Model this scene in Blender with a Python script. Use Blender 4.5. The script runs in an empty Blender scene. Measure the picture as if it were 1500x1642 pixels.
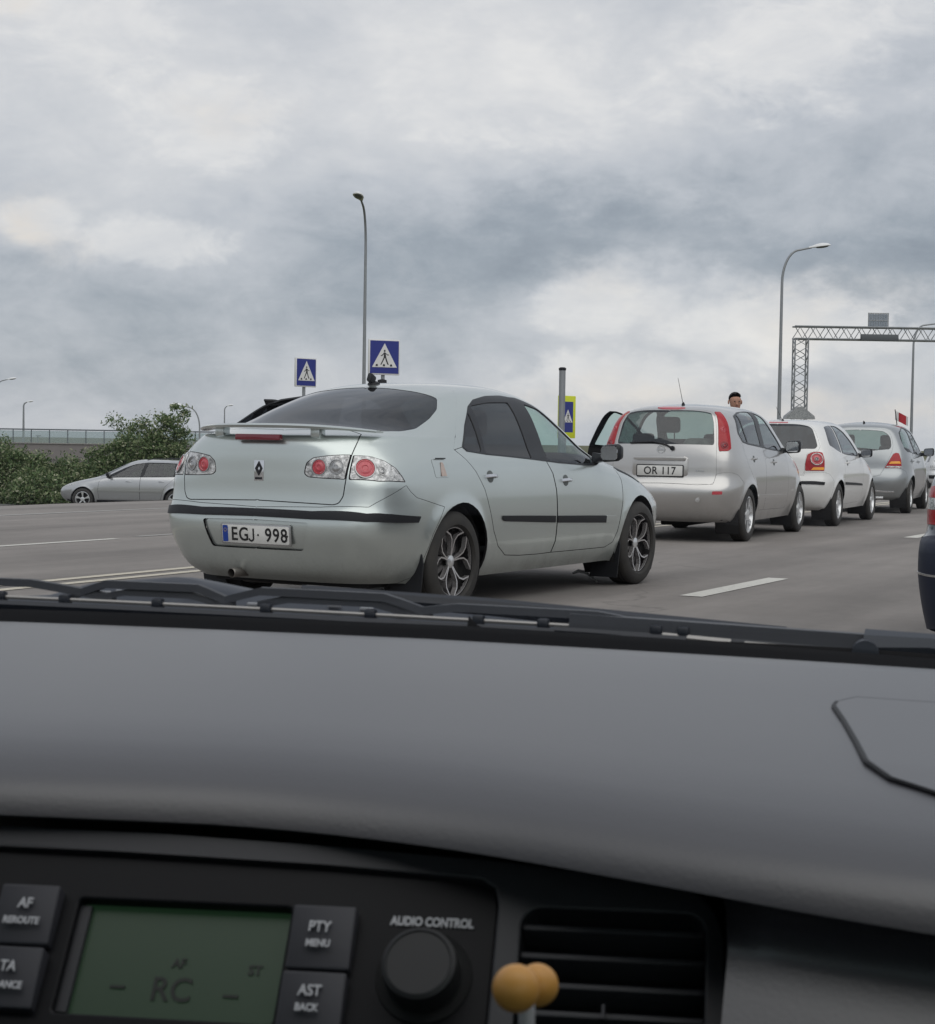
import bpy, bmesh, math, random
import numpy as np
from math import sin, cos, pi, radians, atan2, hypot
from mathutils import Vector, Matrix
from mathutils.geometry import delaunay_2d_cdt

rng = np.random.default_rng(7); random.seed(7)
SC = bpy.context.scene
COL = SC.collection

# ------------------------------------------------------------------ camera
CAM_YAW, CAM_PITCH, CAM_ROLL, CAM_H = 0.4893, 0.0407, 0.0157, 1.0562
cam_d = bpy.data.cameras.new('camera'); cam = bpy.data.objects.new('camera', cam_d); COL.objects.link(cam)
cam_d.sensor_fit = 'HORIZONTAL'; cam_d.sensor_width = 36.0; cam_d.lens = 36.0 * 2719.0 / 1500.0
cam_d.clip_start = 0.02; cam_d.clip_end = 9000.0
cam_d.dof.use_dof = True; cam_d.dof.focus_distance = 13.0; cam_d.dof.aperture_fstop = 40.0
cam.matrix_world = (Matrix.Translation((0, 0, CAM_H)) @ Matrix.Rotation(CAM_YAW, 4, 'Z')
                    @ Matrix.Rotation(pi / 2 - CAM_PITCH, 4, 'X') @ Matrix.Rotation(CAM_ROLL, 4, 'Z'))
SC.camera = cam

# ------------------------------------------------------------------ light and exposure
SUN_EL, SUN_AZ = radians(57), radians(138)          # azimuth clockwise from +Y (road direction)
SKY_STRENGTH = 0.1
sun_d = bpy.data.lights.new('sun', 'SUN'); sun = bpy.data.objects.new('sun', sun_d); COL.objects.link(sun)
sun_d.energy = 1.5; sun_d.angle = radians(90); sun_d.color = (1.0, 0.96, 0.90)
sdir = Vector((sin(SUN_AZ) * cos(SUN_EL), cos(SUN_AZ) * cos(SUN_EL), sin(SUN_EL)))
sun.rotation_euler = sdir.to_track_quat('Z', 'Y').to_euler()
sun.location = (0, 0, 60)
SC.view_settings.view_transform = 'Standard'; SC.view_settings.look = 'None'
SC.view_settings.gamma = 1.0; SC.view_settings.exposure = 0.0; SC.view_settings.use_curve_mapping = False
SC.cycles.max_bounces = 10; SC.cycles.transparent_max_bounces = 16
SC.cycles.caustics_reflective = False; SC.cycles.caustics_refractive = False

class NT:
    """small helper for building node trees"""
    def __init__(s, tree): s.t = tree; s.n = tree.nodes; s.l = tree.links
    def new(s, typ, **kw):
        n = s.n.new(typ)
        for k, v in kw.items(): setattr(n, k, v)
        return n
    def put(s, sock, v):
        if isinstance(v, bpy.types.NodeSocket): s.l.new(v, sock)
        elif v is not None:
            try: sock.default_value = v
            except Exception:
                sock.default_value = tuple(v) + (1.0,)
    def math(s, op, a, b=None, c=None, clamp=False):
        n = s.new('ShaderNodeMath', operation=op, use_clamp=clamp)
        s.put(n.inputs[0], a)
        if b is not None: s.put(n.inputs[1], b)
        if c is not None: s.put(n.inputs[2], c)
        return n.outputs[0]
    def noise(s, vec=None, scale=5.0, detail=2.0, rough=0.5, dist=0.0):
        n = s.new('ShaderNodeTexNoise')
        if vec is not None: s.l.new(vec, n.inputs['Vector'])
        n.inputs['Scale'].default_value = scale; n.inputs['Detail'].default_value = detail
        n.inputs['Roughness'].default_value = rough; n.inputs['Distortion'].default_value = dist
        return n.outputs[0]
    def ramp(s, f, stops):
        n = s.new('ShaderNodeValToRGB'); s.put(n.inputs[0], f)
        e = n.color_ramp.elements
        while len(e) < len(stops): e.new(0.5)
        for k, (p, c) in enumerate(stops):
            e[k].position = p; e[k].color = tuple(c) + (1.0,) if len(c) == 3 else c
        return n.outputs[0]
    def mix(s, f, a, b, blend='MIX'):
        n = s.new('ShaderNodeMix', data_type='RGBA', blend_type=blend)
        s.put(n.inputs[0], f); s.put(n.inputs[6], a); s.put(n.inputs[7], b)
        return n.outputs[2]

def srgb(*c):
    return tuple((x / 255 / 12.92) if x / 255 <= 0.04045 else ((x / 255 + 0.055) / 1.055) ** 2.4 for x in c)

# ------------------------------------------------------------------ sky: broken overcast over a Nishita sky
world = bpy.data.worlds.new('World'); SC.world = world; world.use_nodes = True
def build_sky():
    W = NT(world.node_tree); W.n.clear()
    tc = W.new('ShaderNodeTexCoord'); d = tc.outputs['Generated']
    sep = W.new('ShaderNodeSeparateXYZ'); W.l.new(d, sep.inputs[0])
    x, y, z = sep.outputs
    az = W.math('MULTIPLY', W.math('ARCTAN2', x, y), 180 / pi)
    el = W.math('MULTIPLY', W.math('ARCSINE', z), 180 / pi)
    # cloud-shaped wobble
    def warp(scale, amp, off, det=4.0):
        m = W.new('ShaderNodeMapping'); W.l.new(d, m.inputs[0]); m.inputs[1].default_value = off
        m.inputs[3].default_value = (1, 1, 1.6)
        return W.math('MULTIPLY', W.math('SUBTRACT', W.noise(m.outputs[0], scale, det, 0.58), 0.5), amp)
    azw = W.math('ADD', az, warp(9.0, 9.0, (3, 1, 7), 6.0)); elw = W.math('ADD', el, warp(11.0, 6.0, (9, 4, 2), 6.0))
    def blob(a, e, sa, se, sharp=None):
        u = W.math('DIVIDE', W.math('SUBTRACT', azw, a), sa); v = W.math('DIVIDE', W.math('SUBTRACT', elw, e), se)
        q = W.math('ADD', W.math('MULTIPLY', u, u), W.math('MULTIPLY', v, v))
        if sharp is None: return W.math('EXPONENT', W.math('MULTIPLY', q, -1.0))
        return W.math('MULTIPLY', W.math('SUBTRACT', 1.0 + sharp, q), 1.0 / sharp, clamp=True)
    # (azimuth, elevation, half-widths in degrees, brightness) of the cloud masses over this stretch of road
    masses = SKY_MASSES
    L = None
    for a, e, sa, se, amp in masses:
        t = W.math('MULTIPLY', blob(a, e, sa, se), amp)
        L = t if L is None else W.math('ADD', L, t)
    mp = W.new('ShaderNodeMapping'); W.l.new(d, mp.inputs[0]); mp.inputs[3].default_value = (1, 1, 1.9)
    f1 = W.noise(mp.outputs[0], 6.0, 9.0, 0.56, 0.6); f2 = W.noise(mp.outputs[0], 19.0, 9.0, 0.60, 0.5); f3 = W.noise(mp.outputs[0], 60.0, 6.0, 0.62, 0.3)
    n1 = W.math('MULTIPLY', W.math('SUBTRACT', f1, 0.5), 0.55)
    n2 = W.math('MULTIPLY', W.math('SUBTRACT', f2, 0.5), 0.36)
    n3 = W.math('MULTIPLY', W.math('SUBTRACT', f3, 0.5), 0.15)
    L = W.math('ADD', W.math('ADD', L, 0.50), W.math('ADD', n1, W.math('ADD', n2, n3)))
    # heaped clouds with crisp upper edges in front of the grey layer
    cu = None
    for a, e, sa, se, k in SKY_HEAPS:
        u = W.math('DIVIDE', W.math('SUBTRACT', az, a), sa); v = W.math('DIVIDE', W.math('SUBTRACT', el, e), se)
        t = W.math('MULTIPLY', W.math('SUBTRACT', 1.0, W.math('SQRT', W.math('ADD', W.math('MULTIPLY', u, u), W.math('MULTIPLY', v, v)))), k)
        cu = t if cu is None else W.math('MAXIMUM', cu, t)
    edge = W.math('ADD', cu, W.math('ADD', W.math('MULTIPLY', n1, 0.9), W.math('ADD', W.math('MULTIPLY', n2, 2.2), W.math('MULTIPLY', n3, 3.0))))
    m = W.new('ShaderNodeMapRange', interpolation_type='SMOOTHSTEP'); W.l.new(edge, m.inputs[0]); m.inputs[1].default_value = 0.0; m.inputs[2].default_value = 0.42
    Lc = W.math('ADD', 0.84, W.math('ADD', W.math('MULTIPLY', n2, 1.3), n3))
    L = W.math('ADD', L, W.math('MULTIPLY', W.math('MULTIPLY', m.outputs[0], 0.75), W.math('SUBTRACT', W.math('MAXIMUM', Lc, L), L)), clamp=True)
    cloud = W.ramp(L, SKY_RAMP)
    # warm sunlit cloud tops
    warm = None
    for a, e, sa, se, k in SKY_WARM:
        t = W.math('MULTIPLY', blob(a, e, sa, se), k)
        warm = t if warm is None else W.math('ADD', warm, t)
    warm = W.math('MULTIPLY', warm, W.math('ADD', 0.55, W.math('MULTIPLY', n2, 7.0)), clamp=True)
    cloud = W.mix(warm, cloud, srgb(232, 222, 212) + (1,))
    sky = W.new('ShaderNodeTexSky', sky_type='NISHITA', sun_disc=False)
    sky.sun_elevation = SUN_EL; sky.sun_rotation = SUN_AZ
    base = W.new('ShaderNodeVectorMath', operation='SCALE'); W.l.new(sky.outputs[0], base.inputs[0]); base.inputs[3].default_value = SKY_STRENGTH
    col = W.mix(0.94, base.outputs[0], cloud)
    # below the horizon: the land, dim
    g = W.math('MULTIPLY', W.math('ADD', el, 1.0), 1.0, clamp=True)
    col = W.mix(g, (0.12, 0.12, 0.115, 1), col)
    bg = W.new('ShaderNodeBackground'); W.l.new(col, bg.inputs[0]); bg.inputs[1].default_value = 1.0
    o = W.new('ShaderNodeOutputWorld'); W.l.new(bg.outputs[0], o.inputs[0])
# azimuth, elevation, half-widths (degrees), amount
SKY_MASSES = [(-40.47, 11.76, 6.95, 4.00, .22), (-43.45, 14.08, 3.37, 1.89, .12), (-29.08, 13.65, 8.84, 3.58, .22), (-24.87, 10.92, 6.95, 2.53, .18), (-16.59, 13.65, 5.47, 2.53, .08),
              (-34.53, 13.65, 2.32, 1.26, -.12), (-15.59, 9.65, 5.47, 2.11, -.12), (-22.78, 6.81, 8.84, 1.31, -.27), (-13.59, 6.07, 4.00, 1.58, -.30), (-30.77, 5.02, 5.26, 1.58, -.16),
              (-40.88, 3.96, 5.47, 2.74, -.12), (-38.45, 2.28, 6.32, 2.11, -.08), (-41.87, 6.91, 3.37, 1.26, .10), (-17.81, 4.59, 4.00, 1.26, .36), (-24.24, 4.80, 2.32, 1.16, .22),
              (-27.40, 2.07, 5.47, 1.05, .10), (-21.73, 2.07, 6.32, 1.26, .12), (-16.59, 2.49, 4.21, 0.63, -.10), (-19.66, 0.59, 6.32, 0.84, .14), (-31.19, 1.43, 6.32, 1.26, -.02)]
SKY_WARM = [(-42.27, 7.16, 1.37, 0.84, .9), (-36.40, 11.23, 0.95, 0.84, .5), (-43.06, 14.08, 0.84, 0.84, .5), (-16.39, 4.91, 2.32, 1.05, .45), (-24.24, 5.02, 1.26, 0.84, .35), (-27.82, 2.02, 2.53, 0.29, .7),
            (-15.99, 1.22, 5.47, 0.74, .6), (-22.78, 1.43, 2.53, 0.84, .4)]
SKY_HEAPS = [(-17.61, 3.86, 4.63, 1.31, 1.0), (-24.24, 4.59, 2.32, 1.26, .9), (-22.78, 2.28, 5.47, 1.26, .8), (-42.27, 7.02, 1.68, 0.95, 1.0), (-38.86, 6.49, 3.16, 1.05, .8), (-36.81, 10.39, 3.16, 1.89, .8), (-40.47, 13.02, 3.16, 2.32, .8), (-43.06, 14.29, 1.47, 1.26, 1.0), (-17.61, 13.02, 4.63, 2.32, .6), (-25.92, 11.55, 5.47, 2.32, .6)]
SKY_RAMP = [(0.0, srgb(132, 140, 152)), (0.25, srgb(161, 168, 178)), (0.5, srgb(196, 199, 206)), (0.75, srgb(219, 219, 222)), (1.0, srgb(244, 241, 239))]
build_sky()

# ------------------------------------------------------------------ materials
def mat(name, base=(.5, .5, .5), rough=.5, metal=0.0, spec=.5, coat=0.0, bump=None, noise=None, emit=None):
    m = bpy.data.materials.new(name); m.use_nodes = True
    N = NT(m.node_tree); p = N.n['Principled BSDF']
    p.inputs['Base Color'].default_value = tuple(base) + (1,); p.inputs['Roughness'].default_value = rough
    p.inputs['Metallic'].default_value = metal; p.inputs['Specular IOR Level'].default_value = spec
    p.inputs['Coat Weight'].default_value = coat; p.inputs['Coat Roughness'].default_value = .08
    tc = N.new('ShaderNodeTexCoord')
    if noise:
        sc, amt, col2 = noise
        f = N.math('MULTIPLY', N.math('SUBTRACT', N.noise(tc.outputs['Object'], sc, 5.0, .6), .35), amt * 3, clamp=True)
        N.l.new(N.mix(f, tuple(base) + (1,), tuple(col2) + (1,)), p.inputs['Base Color'])
    if bump:
        sc, st, dist = bump
        b = N.new('ShaderNodeBump'); b.inputs['Strength'].default_value = st; b.inputs['Distance'].default_value = dist
        N.l.new(N.noise(tc.outputs['Object'], sc, 3.0, .6), b.inputs['Height']); N.l.new(b.outputs[0], p.inputs['Normal'])
    if emit: p.inputs['Emission Color'].default_value = tuple(emit[0]) + (1,); p.inputs['Emission Strength'].default_value = emit[1]
    return m

def paint(name, base, metal=.55, rough=.32, dirt=.8, dirt_z=.42, inner_col=(.03, .03, .032)):
    """metallic car paint with clear coat, road film low down; the inner side of the sheet is dark trim"""
    m = mat(name, base, rough, metal, .5, .8); N = NT(m.node_tree); p = N.n['Principled BSDF']
    tc = N.new('ShaderNodeTexCoord'); o = tc.outputs['Object']
    sep = N.new('ShaderNodeSeparateXYZ'); N.l.new(o, sep.inputs[0])
    zz = N.math('ADD', sep.outputs[2], N.math('MULTIPLY', N.math('SUBTRACT', N.noise(o, 4.0, 6.0, .65), .5), .30))
    f = N.math('MULTIPLY', N.math('DIVIDE', N.math('SUBTRACT', dirt_z, zz), .26), dirt, clamp=True)
    sp = N.math('MULTIPLY', N.math('SUBTRACT', N.noise(o, 60.0, 3.0, .7), .50), 1.2, clamp=True)
    f = N.math('MULTIPLY', f, N.math('ADD', .75, sp), clamp=True)
    film = N.math('MULTIPLY', N.noise(o, 2.2, 5.0, .6), .10)
    f2 = N.math('MAXIMUM', f, film)
    N.l.new(N.mix(f2, tuple(base) + (1,), (.13, .118, .10, 1)), p.inputs['Base Color'])
    N.l.new(N.math('ADD', rough, N.math('MULTIPLY', f2, .45)), p.inputs['Roughness'])
    N.l.new(N.math('MULTIPLY', N.math('SUBTRACT', 1.0, f2), metal), p.inputs['Metallic'])
    N.l.new(N.math('MULTIPLY', N.math('SUBTRACT', 1.0, f), 1.0), p.inputs['Coat Weight'])
    b = N.new('ShaderNodeBump'); b.inputs['Strength'].default_value = .05; b.inputs['Distance'].default_value = .004
    N.l.new(N.noise(o, 3.0, 2.0, .5), b.inputs['Height']); N.l.new(b.outputs[0], p.inputs['Normal'])
    inner = N.new('ShaderNodeBsdfDiffuse'); inner.inputs[0].default_value = tuple(inner_col) + (1,)
    geo = N.new('ShaderNodeNewGeometry'); mx = N.new('ShaderNodeMixShader')
    N.l.new(geo.outputs['Backfacing'], mx.inputs[0]); N.l.new(p.outputs[0], mx.inputs[1]); N.l.new(inner.outputs[0], mx.inputs[2])
    N.l.new(mx.outputs[0], N.n['Material Output'].inputs[0])
    return m

def glass(name, tint=(.6, .68, .66), ior=1.5, body=None):
    """thin pane: clear or tinted see-through plus Fresnel reflection"""
    m = bpy.data.materials.new(name); m.use_nodes = True; N = NT(m.node_tree); N.n.remove(N.n['Principled BSDF'])
    tr = N.new('ShaderNodeBsdfTransparent'); tr.inputs[0].default_value = tuple(tint) + (1,)
    gl = N.new('ShaderNodeBsdfGlossy'); gl.inputs['Roughness'].default_value = .03; gl.inputs[0].default_value = (.95, .97, 1, 1)
    f0 = ((ior - 1) / (ior + 1)) ** 2; f0 = 2 * f0 / (1 + f0)      # both faces of the pane, Schlick, same from either side
    geo = N.new('ShaderNodeNewGeometry'); dp = N.new('ShaderNodeVectorMath', operation='DOT_PRODUCT'); N.l.new(geo.outputs['Incoming'], dp.inputs[0]); N.l.new(geo.outputs['Normal'], dp.inputs[1])
    q = N.math('POWER', N.math('SUBTRACT', 1.0, N.math('ABSOLUTE', dp.outputs['Value'])), 5.0)
    fr = N.math('ADD', f0, N.math('MULTIPLY', q, 1 - f0), clamp=True)
    a = tr.outputs[0]
    if body:
        df = N.new('ShaderNodeBsdfDiffuse'); df.inputs[0].default_value = tuple(body[0]) + (1,)
        m0 = N.new('ShaderNodeMixShader'); m0.inputs[0].default_value = body[1]
        N.l.new(a, m0.inputs[1]); N.l.new(df.outputs[0], m0.inputs[2]); a = m0.outputs[0]
    mx = N.new('ShaderNodeMixShader'); N.l.new(fr, mx.inputs[0]); N.l.new(a, mx.inputs[1]); N.l.new(gl.outputs[0], mx.inputs[2])
    N.l.new(mx.outputs[0], N.n['Material Output'].inputs[0])
    return m

MT = {}
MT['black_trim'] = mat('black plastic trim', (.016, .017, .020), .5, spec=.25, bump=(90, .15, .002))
MT['frame'] = mat('satin black frame', (.014, .016, .02), .36, spec=.35)
MT['disc'] = mat('rusty brake disc', (.05, .045, .04), .5, .6)
MT['recess'] = mat('shaded grip cup', (.16, .175, .17), .5, .5)
MT['seal'] = mat('panel gap seal', (.010, .010, .011), .8, spec=.1)
MT['rubber'] = mat('tyre rubber', (.028, .027, .026), .75, noise=(9, .3, (.075, .068, .058)), bump=(70, .3, .003))
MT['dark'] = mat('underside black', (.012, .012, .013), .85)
MT['chrome'] = mat('bright metal', (.75, .76, .78), .15, 1.0)
MT['alloy'] = mat('silver alloy', (.74, .75, .76), .28, .7, noise=(8, .12, (.35, .33, .3)))
MT['alloy_black'] = mat('black wheel lacquer', (.012, .012, .013), .25)
MT['alloy_cut'] = mat('machined wheel edge', (.62, .60, .60), .25, .8)
MT['red_lens'] = mat('red lens', (.34, .007, .014), .2, 0, .4, .15, noise=(60, .25, (.6, .05, .05)))
MT['red_disc'] = mat('pinkish red lamp', (.46, .030, .048), .16, 0, .6, .8, bump=(170, .8, .003), noise=(70, .5, (.72, .12, .14)))
MT['dark_red'] = mat('dark red lamp', (.16, .008, .018), .2, 0, .6, .5)
MT['amber'] = mat('amber lens', (.95, .40, .03), .18, 0, .6, .5)
MT['lens_clear'] = mat('clear lamp reflector', (.86, .86, .85), .10, .45, .6, .9, bump=(70, .6, .012), noise=(34, 1.0, (.10, .10, .10)))
MT['lens_grey'] = mat('grey lamp bowl', (.40, .40, .40), .18, .7, .6, .6, bump=(120, .5, .003))
MT['white_plate'] = mat('number plate white', (.66, .66, .64), .42, noise=(14, .22, (.42, .40, .36)))
MT['plate_blue'] = mat('plate blue band', (.012, .05, .30), .4)
MT['black_print'] = mat('black print', (.008, .008, .009), .5)
MT['seat'] = mat('grey seat cloth', (.035, .036, .040), .9, bump=(200, .3, .001))
MT['glass_clear'] = glass('clear car glass', (.66, .80, .76), 1.5)
MT['glass_tint'] = glass('smoked car glass', (.028, .031, .036), 1.5)
MT['glass_mid'] = glass('green tinted car glass', (.36, .43, .41), 1.5)
MT['mirror'] = mat('mirror glass', (.82, .84, .86), .03, 1.0)

# ------------------------------------------------------------------ object helpers
def link(o, parent=None):
    COL.objects.link(o)
    if parent is not None: o.parent = parent
    return o
def tag(o, label=None, category=None, group=None, kind=None):
    if label: o['label'] = label
    if category: o['category'] = category
    if group: o['group'] = group
    if kind: o['kind'] = kind
    return o
def empty(name, loc=(0, 0, 0), rz=0.0, parent=None):
    o = bpy.data.objects.new(name, None); o.location = loc; o.rotation_euler = (0, 0, rz); o.empty_display_size = .3
    return link(o, parent)
def mesh_obj(name, V, F, m, parent=None, smooth=False, normals=None):
    me = bpy.data.meshes.new(name); me.from_pydata([tuple(v) for v in V], [], [tuple(f) for f in F])
    if m: me.materials.append(m)
    if smooth or normals is not None: me.polygons.foreach_set('use_smooth', [True] * len(me.polygons))
    me.update()
    if normals is not None: me.normals_split_custom_set_from_vertices([tuple(n) for n in normals])
    return link(bpy.data.objects.new(name, me), parent)
class B:
    """collects simple solids in one bmesh"""
    def __init__(s): s.bm = bmesh.new()
    def box(s, c, size, rot=None, bev=0.0, seg=2):
        r = bmesh.ops.create_cube(s.bm, size=1.0); vs = r['verts']
        Mx = Matrix.Translation(Vector(c)) @ (rot.to_4x4() if rot is not None else Matrix.Identity(4)) @ Matrix.Diagonal((*size, 1))
        bmesh.ops.transform(s.bm, matrix=Mx, verts=vs)
        if bev > 0:
            es = list({e for v in vs for e in v.link_edges})
            bmesh.ops.bevel(s.bm, geom=es, offset=bev, segments=seg, affect='EDGES', profile=.5)
        return s
    def tube(s, pts, r, n=10, caps=True):
        pts = [Vector(p) for p in pts]; R = r if isinstance(r, (list, tuple)) else [r] * len(pts); rings = []; up = None
        for i, p in enumerate(pts):
            t = (pts[min(i + 1, len(pts) - 1)] - pts[max(i - 1, 0)]).normalized()
            if up is None: up = t.orthogonal().normalized()
            up = (up - t * up.dot(t)).normalized(); w = t.cross(up)
            rings.append([s.bm.verts.new(p + (up * cos(2 * pi * k / n) + w * sin(2 * pi * k / n)) * R[i]) for k in range(n)])
        for a, b in zip(rings, rings[1:]):
            for k in range(n): s.bm.faces.new((a[k], a[(k + 1) % n], b[(k + 1) % n], b[k]))
        if caps: s.bm.faces.new(rings[0][::-1]); s.bm.faces.new(rings[-1])
        return s
    def lathe(s, prof, axis='X', n=32, c=(0, 0, 0), close=False):
        """prof: (radius, along axis)"""
        c = Vector(c); rings = []
        for r, a in prof:
            ring = []
            for k in range(n):
                q = 2 * pi * k / n
                v = {'X': (a, r * cos(q), r * sin(q)), 'Y': (r * cos(q), a, r * sin(q)), 'Z': (r * cos(q), r * sin(q), a)}[axis]
                ring.append(s.bm.verts.new(c + Vector(v)))
            rings.append(ring)
        for a, b in zip(rings, rings[1:] + ([rings[0]] if close else [])):
            for k in range(n): s.bm.faces.new((a[k], a[(k + 1) % n], b[(k + 1) % n], b[k]))
        if not close:
            for ring, (r, a) in ((rings[0], prof[0]), (rings[-1], prof[-1])):
                if r > 1e-5: s.bm.faces.new(ring)
        return s
    def ball(s, c, r, rot=None, u=20, v=12):
        rr = bmesh.ops.create_uvsphere(s.bm, u_segments=u, v_segments=v, radius=1.0)
        sz = r if isinstance(r, (list, tuple)) else (r, r, r)
        bmesh.ops.transform(s.bm, matrix=Matrix.Translation(Vector(c)) @ (rot.to_4x4() if rot is not None else Matrix.Identity(4)) @ Matrix.Diagonal((*sz, 1)), verts=rr['verts'])
        return s
    def prism(s, pts, ex, fr=None, bev=0.0):
        """pts 2-D outline in the (a,b) plane of frame fr=(origin,a,b); extruded by ex along a x b"""
        o, a, b = [Vector(q) for q in (fr or ((0, 0, 0), (1, 0, 0), (0, 0, 1)))]; n = a.cross(b)
        lo = [s.bm.verts.new(o + a * p[0] + b * p[1]) for p in pts]; hi = [s.bm.verts.new(v.co + n * ex) for v in lo]
        fs = [s.bm.faces.new(lo[::-1]), s.bm.faces.new(hi)]; k = len(pts)
        for i in range(k): fs.append(s.bm.faces.new((lo[i], lo[(i + 1) % k], hi[(i + 1) % k], hi[i])))
        if bev > 0:
            es = list(fs[1].edges); bmesh.ops.bevel(s.bm, geom=es, offset=bev, segments=2, affect='EDGES', profile=.5)
        return s
    def loft(s, rings, closed=True, caps=True):
        rr = [[s.bm.verts.new(p) for p in ring] for ring in rings]
        for a, b in zip(rr, rr[1:]):
            k = len(a)
            for i in range(k if closed else k - 1): s.bm.faces.new((a[i], a[(i + 1) % k], b[(i + 1) % k], b[i]))
        if caps and closed: s.bm.faces.new(rr[0][::-1]); s.bm.faces.new(rr[-1])
        return s
    def out(s, name, m, parent=None, smooth=True, angle=40):
        bmesh.ops.recalc_face_normals(s.bm, faces=s.bm.faces)
        if smooth:
            for f in s.bm.faces: f.smooth = True
            for e in s.bm.edges:
                if len(e.link_faces) == 2 and e.calc_face_angle(0) > radians(angle): e.smooth = False
        me = bpy.data.meshes.new(name); s.bm.to_mesh(me); s.bm.free()
        if m: me.materials.append(m)
        return link(bpy.data.objects.new(name, me), parent)
def rrect(w, h, r, n=5, cx=0, cy=0):
    P = []
    for k, (sx, sy) in enumerate(((1, 1), (-1, 1), (-1, -1), (1, -1))):
        for i in range(n + 1):
            q = pi / 2 * (k + i / n); P.append((cx + sx * (w / 2 - r) + r * cos(q), cy + sy * (h / 2 - r) + r * sin(q)))
    return P
def basis(o, a, b):
    """matrix with columns a, b, a x b at o"""
    a = Vector(a).normalized(); b = Vector(b); b = (b - a * b.dot(a)).normalized(); n = a.cross(b)
    return Matrix(((a.x, b.x, n.x, o[0]), (a.y, b.y, n.y, o[1]), (a.z, b.z, n.z, o[2]), (0, 0, 0, 1)))
def lettering(txt, size, Mx, m, parent, name='lettering', depth=.0006, align='CENTER', sx=1.0, space=1.0, bold=0.0):
    cu = bpy.data.curves.new(name, 'FONT'); cu.body = txt; cu.size = size; cu.extrude = depth; cu.align_x = align; cu.align_y = 'CENTER'
    cu.space_character = space; cu.offset = bold
    t = bpy.data.objects.new(name, cu); COL.objects.link(t)
    me = bpy.data.meshes.new_from_object(t.evaluated_get(bpy.context.evaluated_depsgraph_get()))
    bpy.data.objects.remove(t); me.name = name
    me.transform(Mx @ Matrix.Diagonal((sx, 1, 1, 1))); me.materials.clear(); me.materials.append(m)
    return link(bpy.data.objects.new(name, me), parent)

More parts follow.
